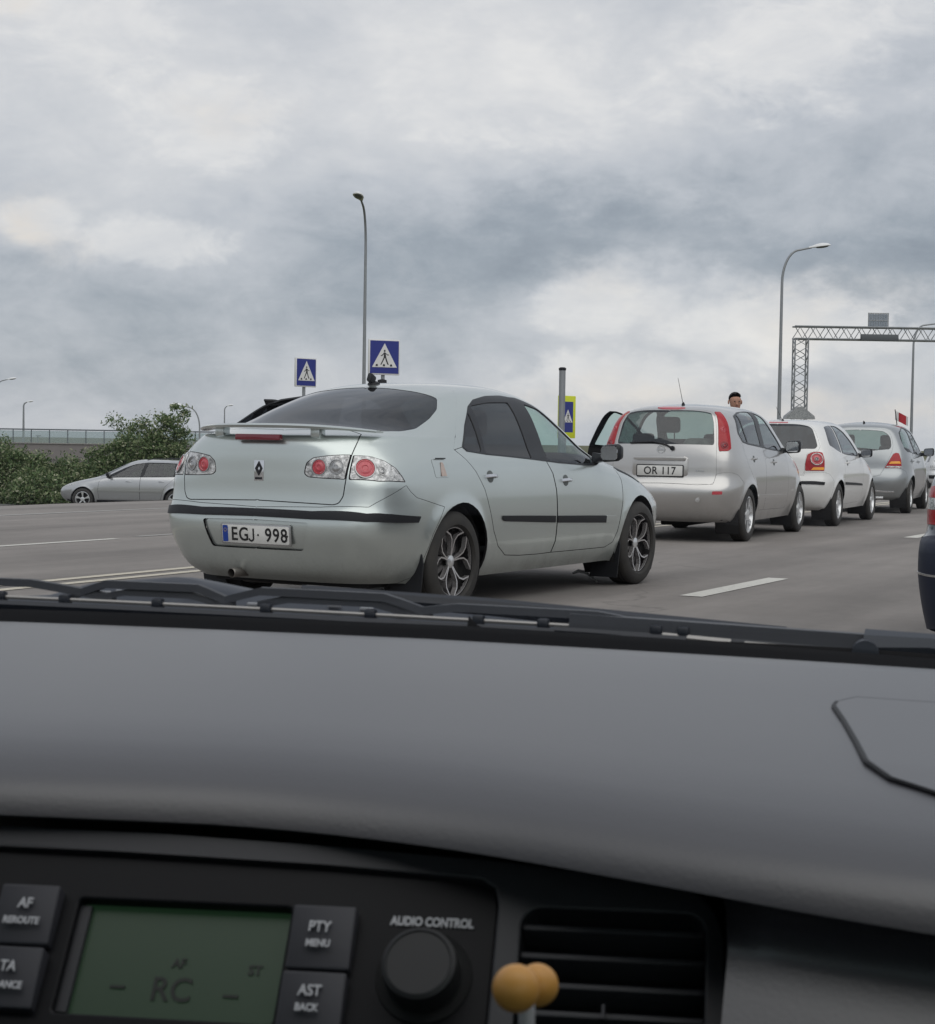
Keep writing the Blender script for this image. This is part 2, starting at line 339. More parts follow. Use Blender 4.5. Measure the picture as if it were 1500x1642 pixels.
def _cr(pts,n=400):
    """dense Catmull-Rom (centripetal-ish via chord params) through 2-D control points"""
    p=np.array(pts,float); d=np.r_[0,np.cumsum(np.maximum(np.linalg.norm(np.diff(p,axis=0),axis=1),1e-6)**.7)]
    m=np.zeros_like(p); h=np.diff(d)[:,None]; s=np.diff(p,axis=0)/h
    m[0]=s[0]; m[-1]=s[-1]; m[1:-1]=(s[:-1]*h[1:]+s[1:]*h[:-1])/(h[:-1]+h[1:])
    t=np.linspace(0,d[-1],n); i=np.clip(np.searchsorted(d,t,side='right')-1,0,len(d)-2)
    hh=(d[i+1]-d[i])[:,None]; u=((t-d[i])[:,None])/hh
    return (2*u**3-3*u**2+1)*p[i]+(u**3-2*u**2+u)*hh*m[i]+(-2*u**3+3*u**2)*p[i+1]+(u**3-u**2)*hh*m[i+1]
class Surf:
    """car skin, right half. Local axes: x right, y forward from the rear axle, z up.
    Every level z has a superelliptic plan outline; chart = (u along the outline, v up the rows)."""
    def __init__(S,spec,NV=240,NU=360):
        R=_cr(spec['rear']); F=_cr(spec['front']); W=_cr([(w,z) for z,w in spec['width']])
        zs=np.linspace(spec['rear'][0][1],spec['rear'][-1][1],6001)
        def col(C):
            z=np.maximum.accumulate(C[:,1]+np.arange(len(C))*1e-9); return np.interp(zs,z,C[:,0])
        yr,yf,w=col(R),col(F),col(W)
        w=np.maximum(w,0)
        m=np.r_[0,np.cumsum(np.hypot(np.diff(zs),.55*np.abs(np.diff(yr))+.45*np.abs(np.diff(yf))+.8*np.abs(np.diff(w))))]
        vv=np.linspace(0,m[-1],NV); S.vmax=m[-1]
        z=np.interp(vv,m,zs); yr,yf,w=[np.interp(vv,m,a) for a in (yr,yf,w)]
        nr=np.interp(z,*zip(*spec['nr'])); nf=np.interp(z,*zip(*spec['nf']))
        bow=np.interp(z,*zip(*spec['bow'])); yc=spec['yc']
        h=NU//2; G=np.zeros((NV,NU,3))
        ph=np.linspace(0,np.pi/2,1500)
        ph=np.r_[np.geomspace(1e-7,.02,250)[:-1],ph[ph>=.02]]; ph=np.r_[0,ph,]
        ph=np.unique(np.r_[ph,np.pi/2-ph])
        for k in range(NV):
            for side in (0,1):
                n=(nr,nf)[side][k]; a=(yc-yr[k]) if side==0 else (yf[k]-yc)
                a=max(a,1e-4)
                X=w[k]*np.abs(np.sin(ph))**(2/n); Y=a*np.abs(np.cos(ph))**(2/n)
                Y=Y-bow[k]*(X/max(w[k],1e-6))**2*np.clip(Y/a,0,1)**3
                Y=np.maximum(Y,0)
                L=np.r_[0,np.cumsum(np.hypot(np.diff(X),np.diff(Y)))]
                t=np.linspace(0,L[-1],h+(side==0))[:h] if side==0 else np.linspace(L[-1],0,h)
                x=np.interp(t,L,X); y=np.interp(t,L,Y)
                if side==0: G[k,:h,0]=x; G[k,:h,1]=yc-y
                else: G[k,h:,0]=x; G[k,h:,1]=yc+y
            G[k,:,2]=z[k]
        G[:,0,0]=0; G[:,-1,0]=0
        tr=spec.get('taper')
        if tr:  # plan taper: narrower towards the ends
            G[:,:,0]*=1-tr*((G[:,:,1]-yc)/2.2)**2
        cr=spec.get('crown',0)
        S.G=G; S.NV=NV; S.NU=NU; S.Lu=spec['Lu']
        S.normals()
        if 'disp' in spec:
            d=spec['disp'](G,S.N); S.G=G+S.N*d[...,None]; S.G[:,0,0]=0; S.G[:,-1,0]=0
            S.normals()
    def normals(S):
        G=S.G; du=np.gradient(G,axis=1); dv=np.gradient(G,axis=0)
        n=np.cross(du,dv); l=np.linalg.norm(n,axis=2,keepdims=True)
        n=np.where(l>1e-12,n/np.maximum(l,1e-12),[0,0,1.]); n[:,0,0]=0; n[:,-1,0]=0
        n/=np.maximum(np.linalg.norm(n,axis=2,keepdims=True),1e-9)
        n[-1]=[0,0,1]; S.N=n
    def _bil(S,A,u,v):
        a=np.clip(np.asarray(u)/S.Lu,0,1)*(S.NU-1); b=np.clip(np.asarray(v)/S.vmax,0,1)*(S.NV-1)
        i=np.minimum(a.astype(int),S.NU-2); j=np.minimum(b.astype(int),S.NV-2); a=(a-i)[:,None]; b=(b-j)[:,None]
        return (A[j,i]*(1-a)+A[j,i+1]*a)*(1-b)+(A[j+1,i]*(1-a)+A[j+1,i+1]*a)*b
    def pos(S,u,v): return S._bil(S.G,u,v)
    def nor(S,u,v):
        n=S._bil(S.N,u,v); return n/np.maximum(np.linalg.norm(n,axis=1,keepdims=True),1e-9)
    def chart(S,P):
        """nearest chart coordinates of 3-D points"""
        P=np.atleast_2d(np.asarray(P,float)); out=[]
        F=S.G.reshape(-1,3)
        for p in P:
            k=int(np.argmin(((F-p)**2).sum(1))); j,i=divmod(k,S.NU)
            best=None
            for dj in (-1,0):
                for di in (-1,0):
                    j0,i0=min(max(j+dj,0),S.NV-2),min(max(i+di,0),S.NU-2)
                    o=S.G[j0,i0]; e=S.G[j0,i0+1]-o; g=S.G[j0+1,i0]-o; r=p-o
                    A=np.array([[e@e,e@g],[e@g,g@g]])+1e-12*np.eye(2); ab=np.clip(np.linalg.solve(A,[e@r,g@r]),0,1)
                    d=np.linalg.norm(o+ab[0]*e+ab[1]*g-p)
                    if best is None or d<best[0]: best=(d,(i0+ab[0])/(S.NU-1)*S.Lu,(j0+ab[1])/(S.NV-1)*S.vmax)
            out.append(best[1:])
        return np.array(out)

def arches(wb,R,amp=.014,zc=.31):
    def disp(G,N):
        d=np.zeros(G.shape[:2])
        for y0 in (0,wb):
            rho=np.hypot(G[:,:,1]-y0,G[:,:,2]-zc); m=(np.abs(N[:,:,0])>.5)&(G[:,:,2]<.85)
            d+=m*amp*np.exp(-np.maximum(rho-R-.015,0)**2/.045**2)
        return d
    return disp
LAGUNA=dict(yc=1.0,Lu=5.6,taper=.012,
 rear=[(-.72,.2),(-.83,.27),(-.90,.42),(-.925,.52),(-.92,.60),(-.895,.66),(-.885,.72),(-.88,.85),(-.875,.98),(-.865,1.04),(-.83,1.08),(-.72,1.10),(-.5,1.15),(-.2,1.265),(.1,1.365),(.32,1.42),(.55,1.45),(.8,1.46),(1.0,1.466)],
 front=[(3.45,.2),(3.58,.3),(3.63,.45),(3.62,.55),(3.52,.66),(3.25,.79),(2.9,.88),(2.5,.955),(2.38,.985),(2.15,1.095),(1.9,1.23),(1.65,1.355),(1.45,1.42),(1.2,1.455),(1.0,1.466)],
 width=[(.2,.79),(.27,.83),(.4,.868),(.52,.884),(.66,.89),(.78,.885),(.88,.872),(.95,.850),(1.02,.815),(1.15,.76),(1.28,.69),(1.37,.61),(1.42,.50),(1.447,.38),(1.46,.2),(1.466,.0)],
 nr=[(.2,6),(.5,8),(.8,8),(.95,6),(1.05,4.6),(1.2,3.6),(1.36,3),(1.466,2.4)], nf=[(.2,5),(.6,5.5),(.9,4.5),(1.0,4.5),(1.3,4),(1.466,2.4)],
 bow=[(.2,.06),(.6,.06),(1.05,.06),(1.2,.04),(1.434,0)],disp=arches(2.748,.345,zc=.315))
NOTE=dict(yc=1.0,Lu=5.4,taper=.02,
 rear=[(-.50,.22),(-.60,.27),(-.69,.40),(-.72,.52),(-.715,.60),(-.68,.66),(-.655,.72),(-.645,.85),(-.63,.98),(-.585,1.15),(-.51,1.33),(-.45,1.44),(-.35,1.485),(0,1.525),(.5,1.555),(.9,1.56)],
 front=[(3.18,.22),(3.30,.32),(3.37,.47),(3.36,.62),(3.25,.76),(3.0,.88),(2.75,.96),(2.55,1.02),(2.2,1.17),(1.8,1.36),(1.5,1.48),(1.2,1.54),(.9,1.56)],
 width=[(.22,.76),(.3,.79),(.42,.825),(.6,.843),(.78,.84),(.92,.825),(1.0,.805),(1.1,.775),(1.25,.72),(1.4,.66),(1.47,.58),(1.52,.42),(1.548,.2),(1.56,0)],
 nr=[(.2,6),(.6,8),(.9,9),(1.3,9),(1.45,5),(1.56,2.6)], nf=[(.2,4.5),(.6,5),(1.0,4.5),(1.3,4.5),(1.56,2.4)],
 bow=[(.2,.06),(.7,.06),(1.2,.05),(1.56,0)],disp=arches(2.6,.33,zc=.30))
POLO=dict(yc=1.0,Lu=5.1,taper=.02,
 rear=[(-.45,.22),(-.55,.27),(-.62,.42),(-.635,.54),(-.62,.62),(-.59,.70),(-.58,.82),(-.56,.95),(-.50,1.08),(-.40,1.24),(-.32,1.36),(-.22,1.405),(.1,1.44),(.6,1.465),(1.0,1.47)],
 front=[(3.05,.22),(3.18,.32),(3.23,.45),(3.22,.58),(3.1,.70),(2.85,.80),(2.5,.89),(2.3,.95),(2.0,1.1),(1.7,1.26),(1.45,1.38),(1.2,1.45),(1.0,1.47)],
 width=[(.22,.74),(.3,.77),(.42,.805),(.6,.822),(.75,.82),(.88,.805),(.95,.785),(1.1,.73),(1.25,.66),(1.36,.59),(1.42,.48),(1.452,.3),(1.47,0)],
 nr=[(.2,6),(.6,8),(.9,8),(1.2,7),(1.38,4.5),(1.47,2.6)], nf=[(.2,4.5),(.6,5),(1.0,4.5),(1.3,4.5),(1.47,2.4)],
 bow=[(.2,.05),(.7,.05),(1.2,.05),(1.47,0)],disp=arches(2.465,.325,zc=.295))
YARIS=dict(yc=1.0,Lu=5.0,taper=.02,
 rear=[(-.40,.22),(-.48,.27),(-.53,.40),(-.545,.54),(-.53,.64),(-.50,.72),(-.48,.88),(-.45,1.02),(-.40,1.14),(-.32,1.30),(-.25,1.42),(-.15,1.46),(.2,1.50),(.6,1.525),(1.0,1.53)],
 front=[(2.98,.22),(3.12,.32),(3.18,.45),(3.17,.60),(3.05,.74),(2.8,.87),(2.5,.97),(2.35,1.02),(2.0,1.19),(1.7,1.34),(1.4,1.46),(1.2,1.51),(1.0,1.53)],
 width=[(.22,.76),(.3,.79),(.42,.83),(.6,.847),(.8,.842),(.95,.82),(1.05,.79),(1.2,.73),(1.35,.665),(1.43,.59),(1.48,.46),(1.515,.26),(1.53,0)],
 nr=[(.2,6),(.6,7),(.9,7),(1.2,6),(1.42,4.5),(1.53,2.6)], nf=[(.2,4.5),(.6,5),(1.0,4.5),(1.3,4.5),(1.53,2.4)],
 bow=[(.2,.06),(.7,.06),(1.2,.05),(1.53,0)],disp=arches(2.46,.325,zc=.295))

# ------------------------------------------------------------------ car skin: cut the chart into panels
def offset_poly(P, d):
    """shrink a closed polygon by d"""
    P = np.asarray(P); a = np.roll(P, 1, 0); b = np.roll(P, -1, 0)
    area = np.sum(P[:, 0] * b[:, 1] - b[:, 0] * P[:, 1]); sg = 1 if area > 0 else -1
    e1 = P - a; e2 = b - P
    n1 = np.c_[-e1[:, 1], e1[:, 0]] * sg; n2 = np.c_[-e2[:, 1], e2[:, 0]] * sg
    n1 /= np.maximum(np.linalg.norm(n1, axis=1, keepdims=True), 1e-9); n2 /= np.maximum(np.linalg.norm(n2, axis=1, keepdims=True), 1e-9)
    n = n1 + n2; l2 = np.maximum((n * n).sum(1, keepdims=True), .6)
    return P + n * (2 * d / l2)
def in_poly(Q, P):
    P = np.asarray(P); x, y = Q[:, 0], Q[:, 1]; r = np.zeros(len(Q), bool)
    for (x0, y0), (x1, y1) in zip(P, np.roll(P, -1, 0)):
        c = (y0 > y) != (y1 > y)
        if abs(y1 - y0) > 1e-12: r ^= c & (x < (x1 - x0) * (y - y0) / (y1 - y0) + x0)
    return r
def dense(P, step=.035):
    P = [np.array(p, float) for p in P]; out = []
    for a, b in zip(P, P[1:] + P[:1]):
        k = max(1, int(np.linalg.norm(b - a) / step)); out += [a + (b - a) * i / k for i in range(k)]
    return out
def rounded(P, r=.02, n=3):
    """round the corners of a closed 3-D polygon"""
    P = [np.array(p, float) for p in P]; out = []
    for i, p in enumerate(P):
        a = P[i - 1] - p; b = P[(i + 1) % len(P)] - p; la, lb = np.linalg.norm(a), np.linalg.norm(b)
        d = min(r, la * .45, lb * .45)
        if d < 1e-4: out.append(p); continue
        s, e = p + a / la * d, p + b / lb * d
        for k in range(n + 1):
            t = k / n; out.append(s * (1 - t) ** 2 + 2 * p * t * (1 - t) + e * t * t)
    return out
class Skin:
    """feature list -> panel meshes. feat: (name, outline, options)"""
    def __init__(K, spec, feats, nu=120, nv=84):
        S = K.S = Surf(spec); K.feats = feats; K.regions = {}
        Lu, Lv = S.Lu, S.vmax
        us = np.linspace(0, Lu, nu); vs = np.linspace(0, Lv, nv)
        gu, gv = np.meshgrid(us, vs); G = np.c_[gu.ravel(), gv.ravel()]
        polys = []; K.nom = {}
        for nm, P, op in feats:
            P3 = rounded(P, op.get('round', .02)) if op.get('round', .02) > 0 else P
            D3 = np.array(dense(P3)); C = S.chart(D3); on0 = np.abs(D3[:, 0]) < 1e-6; C[on0, 0] = np.where(C[on0, 0] < Lu / 2, 0, Lu); C[:, 0] = np.where(C[:, 0] < 2e-3, 0, np.where(C[:, 0] > Lu - 4e-3, Lu, C[:, 0]))
            keep = np.linalg.norm(C - np.roll(C, 1, 0), axis=1) > 1e-3; C = C[keep]
            K.nom[nm] = C; g = op.get('gap', 0.0)
            I = offset_poly(C, g * op.get('cs', 1.0)) if g > 0 else C
            I = np.c_[np.where(C[:, 0] < 1e-9, 0, np.where(C[:, 0] > Lu - 1e-9, Lu, I[:, 0])), I[:, 1]]; I = np.clip(I, 0, [Lu, Lv])
            polys.append((nm, C, I, op))
        cons = []
        for nm, C, I, op in polys:
            cons.append(C)
            if op.get('gap', 0) > 0: cons.append(I)
        allp = np.vstack(cons); cell = min(Lu / nu, Lv / nv)
        keep = np.ones(len(G), bool)
        inner = (G[:, 0] > 1e-6) & (G[:, 0] < Lu - 1e-6) & (G[:, 1] > 1e-6) & (G[:, 1] < Lv - 1e-6)
        for i in range(0, len(G), 2000):
            d = np.min(np.abs(G[i:i + 2000, None, :] - allp[None]).max(2), axis=1); keep[i:i + 2000] = d > .35 * cell
        keep |= ~inner
        G = G[keep]; verts = [Vector(p) for p in G]; edges = []
        for C in cons:
            b = len(verts); verts += [Vector(p) for p in C]; edges += [(b + i, b + (i + 1) % len(C)) for i in range(len(C))]
        r = delaunay_2d_cdt(verts, edges, [], 0, 1e-5)
        V = np.array([tuple(v) for v in r[0]]); T = np.array([f for f in r[2] if len(f) == 3])
        cen = V[T].mean(1); ids = np.zeros(len(T), int) - 0  # 0 body
        K.names = ['body']
        a = V[T[:, 1]] - V[T[:, 0]]; b = V[T[:, 2]] - V[T[:, 0]]; ar = a[:, 0] * b[:, 1] - a[:, 1] * b[:, 0]
        T[ar < 0] = T[ar < 0][:, ::-1]
        inside = {}
        for nm, C, I, op in polys:
            m = in_poly(cen, C); inside[nm] = m
            if 'within' in op: m = m & inside[op['within']]
            mi = m if op.get('gap', 0) <= 0 else in_poly(cen, I) & m
            ids[m & ~mi] = -2
            if op.get('seam'): ids[m] = -2
            elif op.get('hole'): ids[m] = -1
            else: K.names.append(nm); ids[mi] = len(K.names) - 1
        K.V, K.T, K.ids = V, T, ids
        K.P = S.pos(V[:, 0], V[:, 1]); K.N = S.nor(V[:, 0], V[:, 1])
    def region(K, nm, off=0.0, skirt=.006):
        k = -2 if nm == 'gap' else K.names.index(nm); T = K.T[K.ids == k]
        if len(T) == 0: return np.zeros((0, 3)), np.zeros((0, 3)), []
        used, inv = np.unique(T, return_inverse=True); T2 = inv.reshape(-1, 3)
        P = K.P[used] + K.N[used] * off; N = K.N[used].copy(); C = K.V[used]
        mid = C[:, 0] < 1e-6; P[mid, 0] = 0
        if skirt > 0:
            E = np.vstack([T2[:, [0, 1]], T2[:, [1, 2]], T2[:, [2, 0]]]); key = np.sort(E, 1)
            _, ix, cnt = np.unique(key, axis=0, return_index=True, return_counts=True); E = E[ix[cnt == 1]]
            lim = lambda e: (C[e[0], 0] < 4e-3 and C[e[1], 0] < 4e-3) or (C[e[0], 0] > K.S.Lu - 4e-3 and C[e[1], 0] > K.S.Lu - 4e-3)
            E = [e for e in E if not lim(e)]
            nP, nN, nF = [], [], []; b0 = len(P)
            for i, j in E:
                lat = np.cross(P[j] - P[i], N[i] + N[j]); l = np.linalg.norm(lat)
                if l < 1e-12: continue
                lat /= l; b = b0 + len(nP)
                nP += [P[i], P[j], P[j] - N[j] * skirt, P[i] - N[i] * skirt]
                bl = [.6 * lat + .5 * N[i], .6 * lat + .5 * N[j], lat, lat]; nN += [q / np.linalg.norm(q) for q in bl]
                nF.append((b + 1, b, b + 3, b + 2))
            P = np.vstack([P, nP]) if nP else P; N = np.vstack([N, nN]) if nN else N
            F = [tuple(t) for t in T2] + nF
        else: F = [tuple(t) for t in T2]
        return P, N, F
    def make(K, nm, name, m, parent, side='R', off=0.0, skirt=.006):
        P, N, F = K.region(nm, off, skirt); nt = len(F)
        if len(P) == 0: print('EMPTY', nm); return empty(name, parent=parent)
        if side == 'C':
            n = len(P); P2 = P * [-1, 1, 1]; N2 = N * [-1, 1, 1]
            P, N, F = np.vstack([P, P2]), np.vstack([N, N2]), F + [tuple(i + n for i in f[::-1]) for f in F]
        elif side == 'L':
            P = P * [-1, 1, 1]; N = N * [-1, 1, 1]; F = [f[::-1] for f in F]
        o = mesh_obj(name, P, F, m, parent, normals=N)
        if nm in ('body', 'bumper', 'gate', 'door', 'doorR', 'doorF', 'fuel'):      # folded edges inside the gaps are unlit rubber black
            o.data.materials.append(MT['seal']); fl = [1 if len(f) == 4 else 0 for f in F]; o.data.polygons.foreach_set('material_index', fl)
        return o
    def seal(K, parent):
        return K.make('gap', 'rubber_seal', MT['seal'], parent, 'C', -.0045, 0)
    def at(K, p):
        """nearest skin point and normal"""
        c = K.S.chart([p]); return K.S.pos(c[:, 0], c[:, 1])[0], K.S.nor(c[:, 0], c[:, 1])[0]

def surf_frame(K, p, sgn=1, up=(0, 0, 1)):
    q, n = K.at((abs(p[0]), p[1], p[2])); q = q.copy(); n = n.copy()
    if sgn < 0: q[0] *= -1; n[0] *= -1
    n = Vector(n); a = Vector(up).cross(n).normalized(); b = n.cross(a)
    return Matrix(((a.x, b.x, n.x, q[0]), (a.y, b.y, n.y, q[1]), (a.z, b.z, n.z, q[2]), (0, 0, 0, 1)))
def disc(K, name, p, r, m, parent, sgn=1, h=.006, ring=None, sx=1.0):
    Mx = surf_frame(K, p, sgn)
    b = B(); b.lathe([(r, 0), (r, h * .6), (r * .93, h), (r * .84, h * 1.02), (r * .80, h * .45), (r * .70, h * .5), (r * .62, h * 1.0), (r * .34, h * 1.35), (r * .28, h * .8), (0.0001, h * .75)], 'Z', 28)
    bmesh.ops.transform(b.bm, matrix=Mx @ Matrix.Translation((0, 0, -.001)) @ Matrix.Diagonal((sx, 1, 1, 1)), verts=b.bm.verts)
    o = b.out(name, m, parent)
    if ring:
        b = B(); b.lathe([(r, 0), (r * 1.02, h * 1.2), (r * 1.13, h * 1.2), (r * 1.16, 0)], 'Z', 24, close=True)
        bmesh.ops.transform(b.bm, matrix=Mx @ Matrix.Diagonal((sx, 1, 1, 1)), verts=b.bm.verts); b.out('lamp_ring', ring, parent)
    return o

# ------------------------------------------------------------------ wheels
def make_wheel(car, loc, R, w, rim, style, side):
    """wheel > tyre, rim, hub; outer face towards `side`"""
    e = empty('wheel', loc, parent=car); s = side
    tw = w / 2
    prof = [(rim, -tw * .82), (rim + .012, -tw * .98), (R - .045, -tw), (R - .012, -tw * .86), (R, -tw * .7)]
    for q in (-.45, -.15, .15, .45):
        prof += [(R, tw * (q - .11)), (R - .007, tw * (q - .09)), (R - .007, tw * (q - .03)), (R, tw * (q - .01))]
    prof += [(R, tw * .7), (R - .012, tw * .86), (R - .045, tw), (rim + .012, tw * .98), (rim, tw * .82)]
    B().lathe(prof, 'X', 56, close=True).out('tyre', MT['rubber'], e)
    b = B()
    if style == 'laguna':
        b.lathe([(rim + .002, s * -tw * .8), (rim + .002, s * tw * .80), (rim - .006, s * tw * .80), (rim - .010, s * tw * .55), (rim * .93, s * tw * .2), (.06, s * tw * .30), (.001, s * tw * .30)], 'X', 48)
        b.out('rim', MT['alloy_black'], e)
        c = B(); xo = s * tw * .80
        def strip(pts, wd, b=c):
            for (r0, a0), (r1, a1) in zip(pts, pts[1:]):
                p0 = np.array([r0 * cos(a0), r0 * sin(a0)]); p1 = np.array([r1 * cos(a1), r1 * sin(a1)]); d = p1 - p0; d /= np.linalg.norm(d); n = np.array([-d[1], d[0]]) * wd / 2
                q = [p0 - n - d * .001, p1 - n + d * .001, p1 + n + d * .001, p0 + n - d * .001]
                x0 = lambda r: s * tw * (.52 + .26 * min(1, r / rim))
                lo = [b.bm.verts.new((x0(hypot(*k)), k[0], k[1])) for k in q]; hi = [b.bm.verts.new((v.co.x - s * .03, v.co.y, v.co.z)) for v in lo]
                b.bm.faces.new(lo); b.bm.faces.new(hi)
                for i in range(4): b.bm.faces.new((lo[i], lo[(i + 1) % 4], hi[(i + 1) % 4], hi[i]))
        for k in range(5):
            a = 2 * pi * k / 5 + .25
            for sg in (-1, 1):
                strip([(.035, a + sg * .10), (rim * .40, a + sg * .08), (rim * .62, a + sg * .13), (rim * .78, a + sg * .26), (rim * .92, a + sg * .46), (rim * .985, a + sg * .53)], .0092)
            strip([(rim * .975, a + t) for t in np.linspace(-.5, .5, 7)], .0075)
        c.out('spoke_edges', MT['alloy_cut'], e)
        B().lathe([(.040, s * tw * .45), (.040, s * tw * .56), (.028, s * tw * .62), (.001, s * tw * .63)], 'X', 20).out('hub_cap', MT['alloy'], e)
        d = B(); d.lathe([(.13, s * tw * .15), (.13, s * tw * .22), (.001, s * tw * .22)], 'X', 32).out('brake_disc', MT['disc'], e)
    else:
        n = {'five': 5, 'seven': 7, 'cover': 8}[style]
        b.lathe([(rim + .002, s * -tw * .8), (rim + .002, s * tw * .84), (rim - .012, s * tw * .86), (rim - .022, s * tw * .6), (rim * .86, s * tw * .3), (.001, s * tw * .2)], 'X', 40)
        b.out('rim', MT['alloy'] if style != 'seven' else MT['alloy'], e)
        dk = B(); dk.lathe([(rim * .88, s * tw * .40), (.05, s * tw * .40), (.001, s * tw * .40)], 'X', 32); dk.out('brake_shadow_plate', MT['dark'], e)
        c = B()
        for k in range(n):
            a = 2 * pi * k / n + .3; da = {5: .22, 7: .15, 8: .2}[n]
            P = [(.05, a - da * 1.3), (rim * .55, a - da * .75), (rim * .93, a - da * .95), (rim * .93, a + da * .95), (rim * .55, a + da * .75), (.05, a + da * 1.3)]
            lo = [c.bm.verts.new((s * tw * (.66 + .12 * r / rim), r * cos(q), r * sin(q))) for r, q in P]; hi = [c.bm.verts.new((v.co.x - s * .03, v.co.y, v.co.z)) for v in lo]
            c.bm.faces.new(lo); c.bm.faces.new(hi)
            for i in range(6): c.bm.faces.new((lo[i], lo[(i + 1) % 6], hi[(i + 1) % 6], hi[i]))
        c.lathe([(.065, s * tw * .6), (.062, s * tw * .76), (.03, s * tw * .8), (.001, s * tw * .8)], 'X', 20); c.out('spokes', MT['alloy'], e)
    return e

def arch_poly(y0, zc, R, S=None):
    P = []
    for k in range(25):
        a = radians(-32 + (244) * k / 24); P.append((.88, y0 + R * cos(a), zc + R * sin(a)))
    return [(x, y, max(z, .1)) for x, y, z in P]
def make_chassis(car, wb, W, y0, y1, R, zc, archR, z0=.24):
    b = B(); b.box((0, (y0 + y1) / 2, z0 + .03), (2 * W - .36, y1 - y0 - .24, .06), bev=.02)
    b.box((0, (y0 + y1) / 2, z0 - .04), (.35, y1 - y0 - .9, .08), bev=.02)
    b.tube([(-W + .15, 0, R), (W - .15, 0, R)], .05, 8)
    b.tube([(-W + .15, wb, R), (W - .15, wb, R)], .04, 8)
    b.out('underbody', MT['dark'], car)
    for yy in (0, wb):
        for s in (-1, 1):
            c = B(); rings = []
            for x, r in ((W - .03, archR + .008), (W - .30, archR + .008)):
                rings.append([(s * x, yy + r * cos(radians(a)), zc + r * sin(radians(a))) for a in range(-36, 217, 12)])
            rings.append([(s * (W - .30), yy + .02 * cos(radians(a)), zc + .02 * sin(radians(a))) for a in range(-36, 217, 12)])
            c.loft(rings, closed=False, caps=False); c.out('wheel_arch_liner', MT['dark'], car)
def make_seat(car, x, y, z=.42, h=.62, m=None):
    b = B(); b.box((x, y, z), (.50, .52, .16), bev=.06, seg=3)
    R = Matrix.Rotation(radians(-16), 3, 'X').to_4x4().to_3x3()
    b.box((x, y - .32, z + h * .52), (.48, .13, h), Matrix.Rotation(radians(14), 3, 'X'), bev=.06, seg=3)
    b.box((x, y - .43, z + h + .17), (.27, .10, .19), Matrix.Rotation(radians(8), 3, 'X'), bev=.045, seg=3)
    b.tube([(x - .06, y - .41, z + h - .02), (x - .06, y - .42, z + h + .12)], .008, 6); b.tube([(x + .06, y - .41, z + h - .02), (x + .06, y - .42, z + h + .12)], .008, 6)
    return b.out('seat', m or MT['seat'], car)
def make_rear_bench(car, y, W, z=.45, h=.55):
    b = B(); b.box((0, y, z), (2 * W - .4, .5, .16), bev=.06); b.box((0, y - .3, z + h * .5), (2 * W - .42, .13, h), Matrix.Rotation(radians(16), 3, 'X'), bev=.05)
    for x in (-.42, .42): b.box((x, y - .39, z + h + .10), (.26, .09, .16), Matrix.Rotation(radians(8), 3, 'X'), bev=.04)
    return b.out('rear_seat', MT['seat'], car)
def make_interior(car, W, dash_y, dash_z, wheel_x=-.36):
    b = B(); b.box((0, dash_y, dash_z - .14), (2 * W - .18, .42, .26), bev=.07, seg=3); b.box((0, dash_y - .3, dash_z - .3), (.24, .5, .3), bev=.05); b.out('dashboard', MT['seat'], car)
    c = B(); pts = [(.185 * cos(t), .185 * sin(t)) for t in np.linspace(0, 2 * pi, 25)]
    Rm = Matrix.Translation((wheel_x, dash_y - .42, dash_z - .10)) @ Matrix.Rotation(radians(65), 4, 'X')
    c.tube([Rm @ Vector((x, y, 0)) for x, y in pts], .016, 8, caps=False); c.tube([Rm @ Vector((-.18, 0, 0)), Rm @ Vector((.18, 0, 0))], .018, 6); c.tube([Rm @ Vector((0, 0, 0)), Rm @ Vector((0, 0, -.25))], .03, 8)
    c.out('steering_wheel', MT['black_trim'], car)
def make_mirror(car, sgn, c, size, m_shell, tilt=0.0, stalk=True):
    """door mirror: shell with a glass facing back"""
    x, y, z = c; w, d, h = size
    b = B(); b.box((0, 0, 0), (w, d, h), bev=min(w, d, h) * .32, seg=4)
    for v in b.bm.verts:
        if v.co.y > 0: v.co.x *= .86; v.co.z *= .84
        v.co.z += v.co.x * .08
    Mx = Matrix.Translation((sgn * x, y, z)) @ Matrix.Rotation(-sgn * radians(6 + tilt), 4, 'Z') @ Matrix.Diagonal((sgn, 1, 1, 1))
    bmesh.ops.transform(b.bm, matrix=Mx, verts=b.bm.verts)
    o = b.out('wing_mirror', m_shell, car)
    g = B(); g.prism(rrect(w * .82, h * .80, h * .22), .004, ((0, -d / 2 - .001, 0), (1, 0, 0), (0, 0, 1)))
    bmesh.ops.transform(g.bm, matrix=Mx, verts=g.bm.verts); g.out('mirror_glass', MT['mirror'], o)
    if stalk:
        k = B(); k.loft([[(sgn * (x - w * .42), y + .02 + dy, z - h * .30 + dz) for dy, dz in ((-.03, -.02), (.04, -.02), (.04, .025), (-.03, .025))],
                         [(sgn * (x - w * .5 - .09), y + .05 + dy, z - h * .45 + dz) for dy, dz in ((-.06, -.02), (.06, -.02), (.04, .05), (-.03, .06))]]); k.out('mirror_foot', MT['frame'], o)
    return o
